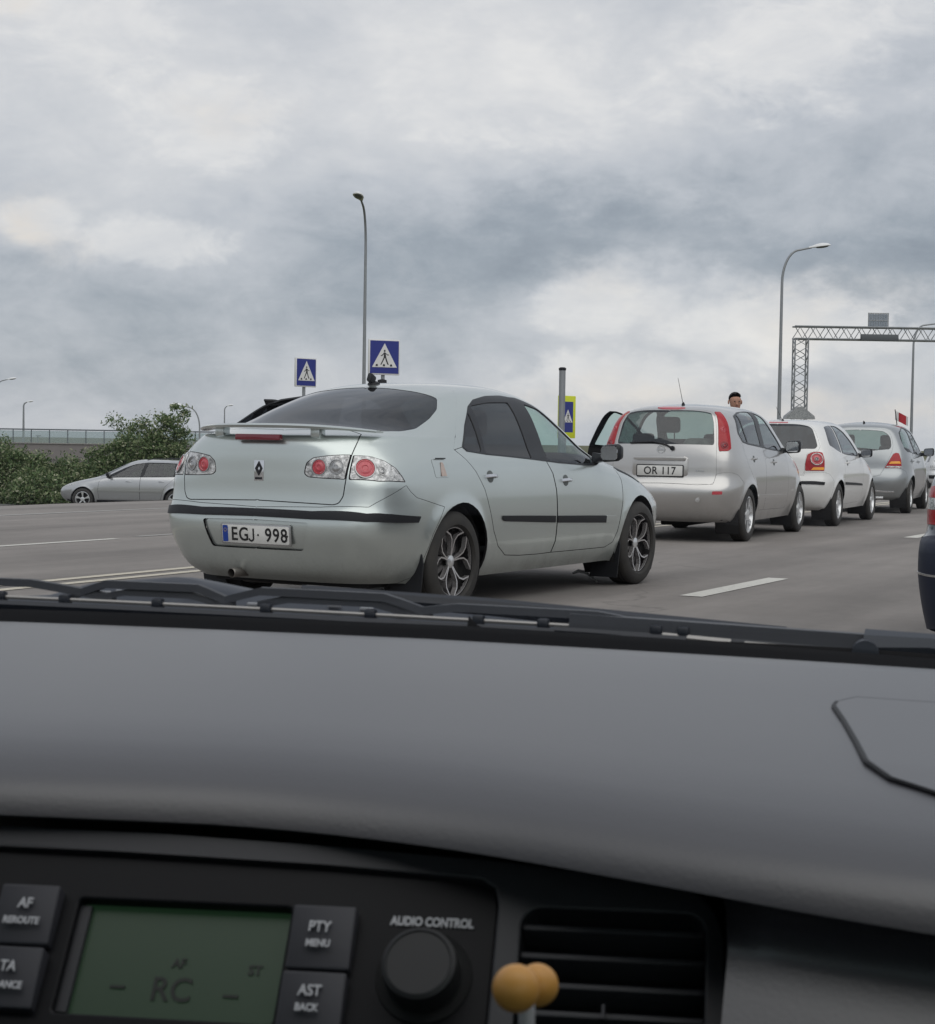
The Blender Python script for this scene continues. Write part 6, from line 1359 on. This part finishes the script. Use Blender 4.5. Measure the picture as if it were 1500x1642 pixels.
# ------------------------------------------------------------------ the car the picture is taken from: shell, glass, dashboard, radio, vent, wipers
OWN = dict(yc=1.0, Lu=5.3, taper=.02,
  rear=[(-.45, .22), (-.55, .27), (-.62, .42), (-.635, .54), (-.62, .62), (-.59, .70), (-.58, .82), (-.56, .95), (-.50, 1.08), (-.40, 1.24), (-.32, 1.36), (-.22, 1.405), (.1, 1.44), (.6, 1.465), (1.0, 1.47)],
  front=[(3.15, .22), (3.28, .32), (3.33, .45), (3.32, .55), (3.2, .66), (2.95, .70), (2.7, .785), (2.5, .842), (2.36, .882), (2.32, .894), (2.30, .905), (2.0, 1.085), (1.7, 1.25), (1.45, 1.38), (1.2, 1.45), (1.0, 1.47)],
  width=[(.22, .74), (.3, .78), (.42, .825), (.6, .842), (.75, .84), (.85, .83), (.92, .81), (1.1, .75), (1.25, .68), (1.36, .60), (1.42, .48), (1.452, .3), (1.47, 0)],
  nr=[(.2, 6), (.6, 8), (.9, 8), (1.2, 7), (1.38, 4.5), (1.47, 2.6)], nf=[(.2, 4.5), (.6, 5), (.9, 5), (1.3, 5), (1.47, 2.4)],
  bow=[(.2, .05), (.7, .05), (.9, .07), (1.2, .05), (1.47, 0)], disp=arches(2.5, .33, zc=.30))
Y0 = 1.05   # interior coordinates are measured forward from below the eye
def flat_plate(name, outline, holes, th, Mx, m, parent):
    """plate in the x,y plane of Mx with holes cut out, front at z=0"""
    loops = [outline] + holes; V, E = [], []
    for L in loops:
        b = len(V); V += [Vector(p) for p in L]; E += [(b + i, b + (i + 1) % len(L)) for i in range(len(L))]
    r = delaunay_2d_cdt(V, E, [], 0, 1e-6); P = np.array([tuple(v) for v in r[0]]); T = [f for f in r[2]]
    cen = np.array([P[list(f)].mean(0) for f in T]); ok = in_poly(cen, outline)
    for h in holes: ok &= ~in_poly(cen, h)
    T = [t for t, k in zip(T, ok) if k]; bm = bmesh.new(); vs = [bm.verts.new((p[0], p[1], 0)) for p in P]
    for t in T: bm.faces.new([vs[i] for i in t])
    bmesh.ops.recalc_face_normals(bm, faces=bm.faces)
    if bm.faces[:][0].normal.z < 0: bmesh.ops.reverse_faces(bm, faces=bm.faces[:])
    be = [e for e in bm.edges if len(e.link_faces) == 1]; r = bmesh.ops.extrude_edge_only(bm, edges=be)
    lower = [v for v in r['geom'] if isinstance(v, bmesh.types.BMVert)]
    for v in lower: v.co.z -= th
    # small bevel so that the rims catch light
    bmesh.ops.bevel(bm, geom=be, offset=min(.0012, th * .3), segments=2, affect='EDGES', profile=.5)
    for v in [v for v in bm.verts if not v.link_faces]: bm.verts.remove(v)
    bmesh.ops.transform(bm, matrix=Mx, verts=bm.verts)
    me = bpy.data.meshes.new(name); bm.to_mesh(me); bm.free(); me.materials.append(m)
    return link(bpy.data.objects.new(name, me), parent)
LIPX = [-.9, -.4, -.1, -.013, .078, .168, .236, .32, .45, .85]; LIPY = [.69, .695, .708, .725, .726, .703, .678, .655, .64, .62]
def lip_y(x): return float(np.mean(np.interp(x + np.linspace(-.07, .07, 15), LIPX, LIPY)))
def dash_top(x, y):
    l = lip_y(x); return float(np.interp(y, [l, l + .004, l + .012, l + .026, l + .045, l + .070, l + .10, l + .14, .90, 1.06, 1.10, 1.13], [.879, .8868, .8938, .9000, .9050, .9086, .9114, .9138, .9175, .9243, .9235, .912])) - .012 * (abs(x) / .7) ** 3 - .0035 * min(max(x / .33, 0), 2)
def build_own_car():
    psi = radians(-14); fw = Vector((sin(psi), cos(psi), 0)); rt = Vector((cos(psi), -sin(psi), 0))
    car = empty('hatchback_car', tuple(-rt * .30 - fw * Y0), -psi)
    tag(car, 'car the view is taken from, its grey dashboard and green radio display in the foreground', 'car', 'cars queuing on the road')
    pt = paint('dark grey blue paint', (.03, .034, .042), .3, .3, inner_col=(.07, .07, .07))
    feats = [('arch_a', arch_poly(0, .295, .34), dict(hole=1, round=0)), ('arch_b', arch_poly(2.5, .295, .34), dict(hole=1, round=0)),
             ('windscreen', [(0, 1.42, 1.395), (.42, 1.40, 1.375), (.555, 1.46, 1.30), (.66, 1.75, 1.13), (.735, 2.10, .935), (.70, 2.19, .920), (.4, 2.265, .914), (0, 2.285, .914)], dict(round=.03)),
             ('glass', [(0, -.27, 1.39), (.45, -.26, 1.375), (.59, -.42, 1.09), (.56, -.46, 1.05), (0, -.51, 1.035)], dict(round=.03)),
             ('side', [(.69, -.15, 1.08), (.57, .05, 1.35), (.56, .40, 1.38), (.60, .9, 1.33), (.70, 1.30, 1.17), (.78, 1.72, .98), (.79, 1.6, .955), (.78, .5, .98), (.76, .0, 1.03)], dict(round=.03)),
             ('headlamp', [(.48, 3.20, .66), (.66, 3.0, .73), (.73, 2.85, .76), (.75, 2.9, .70), (.70, 3.1, .63), (.5, 3.25, .60)], dict(gap=.003)),
             ('tail', [(.60, -.46, .98), (.67, -.43, .98), (.70, -.48, .78), (.52, -.54, .78)], dict(gap=.003))]
    K = Skin(OWN, feats, 90, 66)
    K.make('body', 'body', pt, car, 'C', 0, .012)
    K.make('windscreen', 'windscreen', glass('windscreen glass', (.97, .985, .98), 1.18), car, 'C', -.002, 0)
    K.make('glass', 'rear_window', MT['glass_clear'], car, 'C', -.002, 0)
    for s in ('R', 'L'):
        sg = 1 if s == 'R' else -1
        K.make('side', 'side_window', MT['glass_clear'], car, s, -.002, 0); K.make('headlamp', 'headlamp', MT['lens_clear'], car, s, .002, .01); K.make('tail', 'tail_light', MT['red_lens'], car, s, .002, .01)
        for y in (0, 2.5): make_wheel(car, (sg * .74, y, .295), .295, .18, .19, 'five', sg)
        make_mirror(car, sg, (.93, 1.62, 1.0), (.17, .10, .13), pt)
    make_chassis(car, 2.5, .80, -.52, 3.1, .295, .295, .34, .24)
    make_rear_bench(car, .15, .74, .44, .48)
    make_seat(car, -.36, .82, .42, .56)
    dm = mat('dashboard grain', (.026, .025, .032), .44, 0, 1.0, .5, bump=(420, .22, .0008)); N = NT(dm.node_tree); N.n['Principled BSDF'].inputs['Coat Roughness'].default_value = .30
    dk = mat('console dark plastic', (.034, .034, .040), .5, bump=(500, .15, .0005)); dk2 = mat('radio fascia', (.007, .007, .009), .45, spec=.2); btn = mat('button plastic', (.040, .040, .049), .55)
    prn = mat('grey print', (.52, .52, .55), .6)
    def inn(o):
        o.location.y += Y0; return o
    # dashboard skin
    xs = np.unique(np.r_[np.linspace(-.74, .74, 75), .2375, .2400]); rings = []
    for x in xs:
        l = lip_y(x); t = min(max((x - .2375) / .0025, 0), 1)
        R = [(1.16, .905), (1.13, dash_top(x, 1.13)), (1.10, dash_top(x, 1.10)), (1.085, dash_top(x, 1.085)), (1.06, dash_top(x, 1.06)), (.98, dash_top(x, .98)), (.92, dash_top(x, .92)), (.86, dash_top(x, .86)),
             (l + .10, dash_top(x, l + .10)), (l + .085, dash_top(x, l + .085)), (l + .070, dash_top(x, l + .070)), (l + .057, dash_top(x, l + .057)), (l + .045, dash_top(x, l + .045)), (l + .035, dash_top(x, l + .035)), (l + .026, dash_top(x, l + .026)), (l + .018, dash_top(x, l + .018)), (l + .012, dash_top(x, l + .012)), (l + .004, dash_top(x, l + .004)), (l, dash_top(x, l))]
        A = [(l + .002, .8775), (l + .008, .8765), (l + .02, .8765), (l + .05, .8765), (l + .12, .876), (l + .14, .80), (l + .14, .70), (l + .14, .5)]
        Bp = [(l + .003, .873), (l + .010, .865), (l + .013, .857), (l + .010, .848), (l - .002, .838), (l - .028, .812), (l - .062, .765), (l - .09, .5)]
        rings.append([(x, y, z - (.012 * (abs(x) / .7) ** 3 if z < .885 else 0)) for y, z in R] + [(x, a[0] * (1 - t) + c[0] * t, a[1] * (1 - t) + c[1] * t) for a, c in zip(A, Bp)])
    b = B(); b.loft(rings, closed=False, caps=False); dash = inn(b.out('dashboard', dm, car, True, 70))
    # airbag lid: seam groove and slightly raised lid
    top = [(.2735, .948), (.284, .966), (.33, .966), (.45, .965), (.60, .962)]; low = [(.60, .722), (.50, .728), (.40, .737), (.352, .745), (.322, .757), (.303, .777), (.292, .806), (.2865, .848), (.279, .90), (.2725, .938)]
    OL = top + low; V = [Vector(p) for p in OL]
    gx, gy = np.meshgrid(np.linspace(.26, .60, 26), np.linspace(.71, .98, 26)); G = np.c_[gx.ravel(), gy.ravel()]; G = G[in_poly(G, np.array(OL) * .985 + np.array(OL).mean(0) * .015)]
    VV = V + [Vector(p) for p in G]; r = delaunay_2d_cdt(VV, [(i, (i + 1) % len(V)) for i in range(len(V))], [], 1, 1e-6)
    lid = mesh_obj('airbag_lid', [(v.x, v.y, dash_top(v.x, v.y) + .0016) for v in r[0]], [tuple(f) for f in r[2]], dm, dash, True)
    seam = B()
    pl = [(x, y, dash_top(x, y) + .0012) for x, y in rounded([(p[0], p[1], 0) for p in low], .0)[0:0]] if False else None
    path = [(x, y) for x, y in low]; path = [np.array(p) for p in path]; fine = []
    for a, c in zip(path, path[1:]): fine += [a + (c - a) * k / 5 for k in range(5)]
    fine.append(path[-1]); fine += [np.array((.2735, .948))]
    seam.tube([(p[0], p[1], dash_top(p[0], p[1]) + .0008) for p in fine], .0014, 6); seam.out('lid_seam', dk2, dash)
    seam = B(); seam.tube([(x, y, dash_top(x, y) + .0006) for x, y in [(.2735, .948), (.284, .966), (.33, .966), (.45, .965), (.60, .962)]], .0012, 6); seam.out('lid_seam', dk, dash)
    # black glazing strip between dashboard and glass
    gz = lambda x: float(np.interp(x, [-.7, -.372, 0, .15, .332, .7], [.916, .9215, .9225, .9198, .9145, .902]))
    b = B(); b.loft([[(x, 1.105, .905), (x, 1.165, gz(x)), (x, 1.198 - .10 * (x / .7) ** 4, gz(x)), (x, 1.198 - .10 * (x / .7) ** 4, .88), (x, 1.105, .88)] for x in np.linspace(-.70, .70, 29)]); inn(b.out('glazing_strip', mat('black glazing strip', (.004, .004, .005), .9, spec=.1), car))
    # console fascia
    F = Matrix(((.9961, -.0674, .0570, .0596), (.0868, .6340, -.7684, .6938), (.0156, .7704, .6374, .8295), (0, 0, 0, 1)))
    T = lambda s, t, n=0.0: F @ Matrix.Translation((s, t, n))
    outer = [(-.34, -.15), (.182, -.15), (.1792, -.0186), (.1780, .018), (.1745, .030), (.1692, .0372), (.160, .0416), (.1474, .0444), (.0779, .0502), (.0, .0545), (-.0776, .0574), (-.1606, .0585), (-.34, .058)]
    vent = rrect(.0795, .092, .009, 5, .1303, -.0168)
    hole_r = [(-.335, -.145), (.0795, -.145), (.0795, .030), (.0775, .0375), (.071, .0415), (.0, .0455), (-.10, .048), (-.335, .050)]
    inn(flat_plate('console_surround', outer, [vent, hole_r], .030, F, dk, car))
    rb = inn(flat_plate('radio_fascia', [(p[0] * .999, p[1]) for p in hole_r], [rrect(.1000, .0535, .002, 3, -.0640, -.0010)], .02, T(0, 0, -.004), dk2, car))
    b = B(); b.box((.1303, -.0168, -.034), (.090, .10, .004)); bmesh.ops.transform(b.bm, matrix=F, verts=b.bm.verts); vt = inn(b.out('air_vent', MT['dark'], car))
    for k, t in enumerate((.0200, .0072, -.0058, -.0182, -.031, -.044)):
        b = B(); b.box((.1303, t, -.013), (.0790, .0030, .020), Matrix.Rotation(radians(-8), 3, 'X'), bev=.0008); bmesh.ops.transform(b.bm, matrix=F, verts=b.bm.verts); o = b.out('vent_slat', dk, vt)
    b = B(); b.box((.128, -.0158, -.0035), (.0012, .006, .006)); bmesh.ops.transform(b.bm, matrix=F, verts=b.bm.verts); b.out('vent_tab', btn, vt)
    # green display
    b = B(); b.box((-.0640, -.0010, -.013), (.104, .056, .004)); bmesh.ops.transform(b.bm, matrix=F, verts=b.bm.verts); dp = inn(b.out('radio_display', mat('display green', (.010, .020, .011), .4, emit=((.020, .050, .024), .28)), car))
    lc = mat('display segments', (.004, .007, .005), .4)
    for tx, s_, x, y in (('RC', .0155, -.0640, -.0130), ('AF', .0060, -.0628, -.0004), ('ST', .0064, -.0275, -.0020)):
        lettering(tx, s_, T(x, y, -.0106), lc, dp, sx=.95, bold=.0002, depth=.0002)
    b = B()
    for x, y in ((-.0890, -.0125), (-.0365, -.0142)): b.box((x, y, -.0106), (.0070, .0014, .0006))
    bmesh.ops.transform(b.bm, matrix=F, verts=b.bm.verts); b.out('lettering', lc, dp)
    b = B(); b.box((-.1115, -.001, -.0095), (.005, .050, .003)); bmesh.ops.transform(b.bm, matrix=F, verts=b.bm.verts); b.out('display_edge', dk, dp)
    def button(s0, s1, t0, t1, lines, tall=.0):
        w, h = s1 - s0, t1 - t0; bb = B(); bb.prism(rrect(w - .0008, h - .0008, .0012, 3), .006, ((0, 0, -.004), (1, 0, 0), (0, 1, 0)), bev=.0009)
        for v in bb.bm.verts:
            if v.co.z > 0: v.co.z += .0025 * (v.co.y / h)
        bmesh.ops.transform(bb.bm, matrix=T((s0 + s1) / 2, (t0 + t1) / 2, 0), verts=bb.bm.verts); o = inn(bb.out('radio_button', btn, car))
        for tx, sz, x, y in lines: lettering(tx, sz, T(x, y, .0040 - .0), prn, o, sx=.86, bold=.00012, depth=.0004)
    button(-.1500, -.1212, .0004, .0288, (('AF', .0068, -.1357, .0187), ('REROUTE', .0046, -.1357, .0104)))
    button(-.1500, -.1212, -.0292, -.0010, (('TA', .0068, -.1358, -.0112), ('GUIDANCE', .0046, -.1372, -.0198)))
    button(-.0116, .0176, -.0044, .0248, (('PTY', .0068, .0022, .0138), ('MENU', .0046, .0025, .0062)))
    button(-.0116, .0176, -.0340, -.0058, (('AST', .0068, .0024, -.0153), ('BACK', .0046, .0020, -.0228)))
    lb = lettering('AUDIO CONTROL', .0057, T(.0505, .0213, -.0034), prn, rb, name='lettering', sx=.78, bold=.0002, depth=.0003)
    b = B(); b.lathe([(.0162, -.006), (.0166, .008), (.0160, .0120), (.0142, .0132), (.0136, .0126), (.0001, .0126)], 'Z', 48); bmesh.ops.transform(b.bm, matrix=T(.0497, -.0037, 0), verts=b.bm.verts); kn = inn(b.out('radio_knob', mat('knob rubber', (.024, .024, .026), .55), car))
    b = B(); b.lathe([(.0212, -.0036), (.0208, -.0026), (.0185, -.0035), (.0165, -.0036)], 'Z', 40); bmesh.ops.transform(b.bm, matrix=T(.0497, -.0037, 0), verts=b.bm.verts); b.out('knob_ring', MT['dark'], kn)
    # lower console
    b = B(); b.box((-.02, .70, .52), (.46, .30, .44), bev=.02); b.box((.0, .38, .40), (.24, .60, .20), bev=.03); inn(b.out('centre_console', dk, car))
    # scuttle, wipers
    cw = mat('scuttle plastic', (.030, .036, .050), .5, bump=(120, .15, .001)); wp = mat('wiper black', (.013, .016, .024), .45); spn = mat('wiper spine metal', (.33, .32, .31), .4, .6)
    CT = [(-.75, .905), (-.55, .914), (-.462, .918), (-.40, .922), (-.36, .934), (-.285, .941), (-.24, .934), (-.216, .930), (-.172, .935), (-.12, .932), (-.095, .930), (-.036, .925), (.02, .921), (.093, .917), (.217, .909), (.335, .905), (.5, .90), (.75, .885)]
    b = B(); rr = []
    for x in np.linspace(-.70, .70, 113):
        tz = float(np.interp(x, *zip(*CT))) - .002; bw = -.10 * (x / .7) ** 4; rp = .003 * max(0, sin(x * 62)) ** 6
        rr.append([(x, y + bw, z) for y, z in ((1.205, .895), (1.235, .9065 - .02 * abs(x)), (1.275, min(.912 - .02 * abs(x), tz - .004)), (1.30, tz - .012 - rp), (1.318, tz - .002 - rp), (1.335, tz), (1.37, tz - .003), (1.40, tz - .018), (1.41, .86))])
    b.loft(rr, closed=False, caps=False); sc = inn(b.out('scuttle_panel', cw, car, True, 50))
    b = B()
    for x in (-.405, -.392, -.338, -.322, -.305, -.262, -.205, -.135, -.108, -.078): b.box((x, 1.302, float(np.interp(x, *zip(*CT))) - .010), (.011, .004, .0028), bev=.0008)
    b.out('drain_slot', mat('pale slot edge', (.30, .31, .33), .5), sc)
    # long wiper: bright spine, rubber, yokes, arm
    w = empty('wiper', (0, Y0, 0), parent=car)
    sp = lambda x: 1.240 - .06 * (x / .7) ** 2
    zz = lambda x: .9235 - .004 * (x + .1) / .3
    cuts = [-.62, -.52, -.447, -.389, -.335, -.258, -.169, -.085, .0, .050, .135, .155]
    b = B()
    for a, c in zip(cuts, cuts[1:]):
        if c - a > .03: b.tube([(a + .003, sp(a), zz(a)), ((a + c) / 2, sp((a + c) / 2), zz((a + c) / 2)), (c - .003, sp(c), zz(c))], .0017, 6)
    b.out('blade_spine', spn, w)
    b = B(); b.tube([(x, sp(x) - .004, zz(x) - .006) for x in np.linspace(-.62, .158, 14)], .0042, 6)
    for c in cuts: b.box((c, sp(c), zz(c)), (.009, .009, .009), bev=.002)
    b.out('blade_rubber', wp, w)
    def yoke(x0, x1, h, wd=.006, hh=.007, name='blade_yoke'):
        q = B(); n = 15; R = []
        for k in range(n):
            t = k / (n - 1); x = x0 + (x1 - x0) * t; z = zz(x) + .002 + h * min(1, sin(pi * t) * 1.6); y = sp(x) + .012
            R.append([(x, y - wd, z - hh), (x, y + wd, z - hh), (x, y + wd * .7, z + hh), (x, y - wd * .7, z + hh)])
        q.loft(R); q.out(name, wp, w)
    yoke(-.62, -.30, .009, .005, .003); yoke(-.335, -.20, .011, .005, .003); yoke(-.31, -.215, .005, .004, .0025); yoke(-.215, -.04, .011, .005, .003); yoke(-.18, -.06, .006, .004, .003); yoke(-.06, .13, .006, .005, .003)
    b = B(); b.tube([(-.15, 1.265, .936), (.0, 1.28, .929), (.12, 1.29, .920), (.225, 1.30, .912)], [.006, .007, .008, .009], 8); b.out('wiper_arm', wp, w)
    w2 = empty('wiper', (0, Y0, 0), parent=car)
    b = B(); R = []
    for k in range(12):
        x = .07 + .30 * k / 11; z = .9265 - .030 * (x - .07); R.append([(x, 1.235, z - .008), (x, 1.255, z - .009), (x, 1.258, z + .003), (x, 1.238, z + .004)])
    b.loft(R); b.tube([(.06, 1.235, .9175), (.20, 1.235, .914), (.36, 1.225, .908)], .0035, 6); b.out('blade', wp, w2)
    b = B(); b.lathe([(.0095, -.02), (.0095, .004), (.007, .007), (.001, .008)], 'Y', 18, c=(.285, 1.238, .9125)); b.tube([(.285, 1.236, .9165), (.33, 1.23, .9185), (.42, 1.20, .914)], [.012, .009, .008], 8); b.out('wiper_pivot', mat('grey pivot cap', (.045, .052, .066), .5), w2)
    b = B(); b.tube([(.20, 1.232, .9130), (.27, 1.230, .9105), (.42, 1.215, .9035)], .0035, 6); b.tube([(.14, 1.235, .917), (.19, 1.233, .9145)], .003, 6); b.out('blade_spine', spn, w2)
    return car
BALL1, BALL2, BALL3 = (.1838, .5411, .8764), (.1867, .5623, .8712), (.1865, .5464, .862)
def build_balls():
    """two orange balls on a pale stick"""
    psi = radians(-14); fw = Vector((sin(psi), cos(psi), 0)); rt = Vector((cos(psi), -sin(psi), 0)); W = lambda x, y, z: Vector((0, 0, 0)) + rt * (x - .30) + fw * y + Vector((0, 0, z))
    p1, p2, p3 = W(*BALL1), W(*BALL2), W(*BALL3)
    o = empty('stick_ornament', (p3.x, p3.y, .50)); tag(o, 'two small orange balls on a pale stick standing in front of the air vent', 'ornament')
    om = mat('orange ball', (.78, .38, .085), .42, 0, .5, bump=(300, .1, .0005), noise=(90, .3, (.62, .33, .12)))
    loc = Vector(o.location)
    for p, r in ((p1, .0079), (p2, .0073)):
        b = B(); b.ball(p - loc, r, u=32, v=20); b.out('ball', om, o)
    m = (p1 + p2) / 2; b = B(); b.tube([Vector((0, 0, 0)), p3 - loc, m - loc - Vector((0, 0, .002))], .0029, 10); b.out('stick', mat('pale stick', (.42, .41, .43), .5), o)

# ------------------------------------------------------------------ assemble
build_ground()
build_overpass()
build_gantry()
build_lamps()
build_signs()
build_bushes()
build_hatchback()
build_tall_hatchback()
build_white_hatchback()
build_grey_hatchback()
build_estate()
build_dark_estate()
build_far_car((-14.55, 67.0, road_dip(67.0)), .28, 'pale silver car far ahead, peeping past the mirror of the blue-grey hatchback')
build_flag()
build_person()
build_own_car()
build_balls()
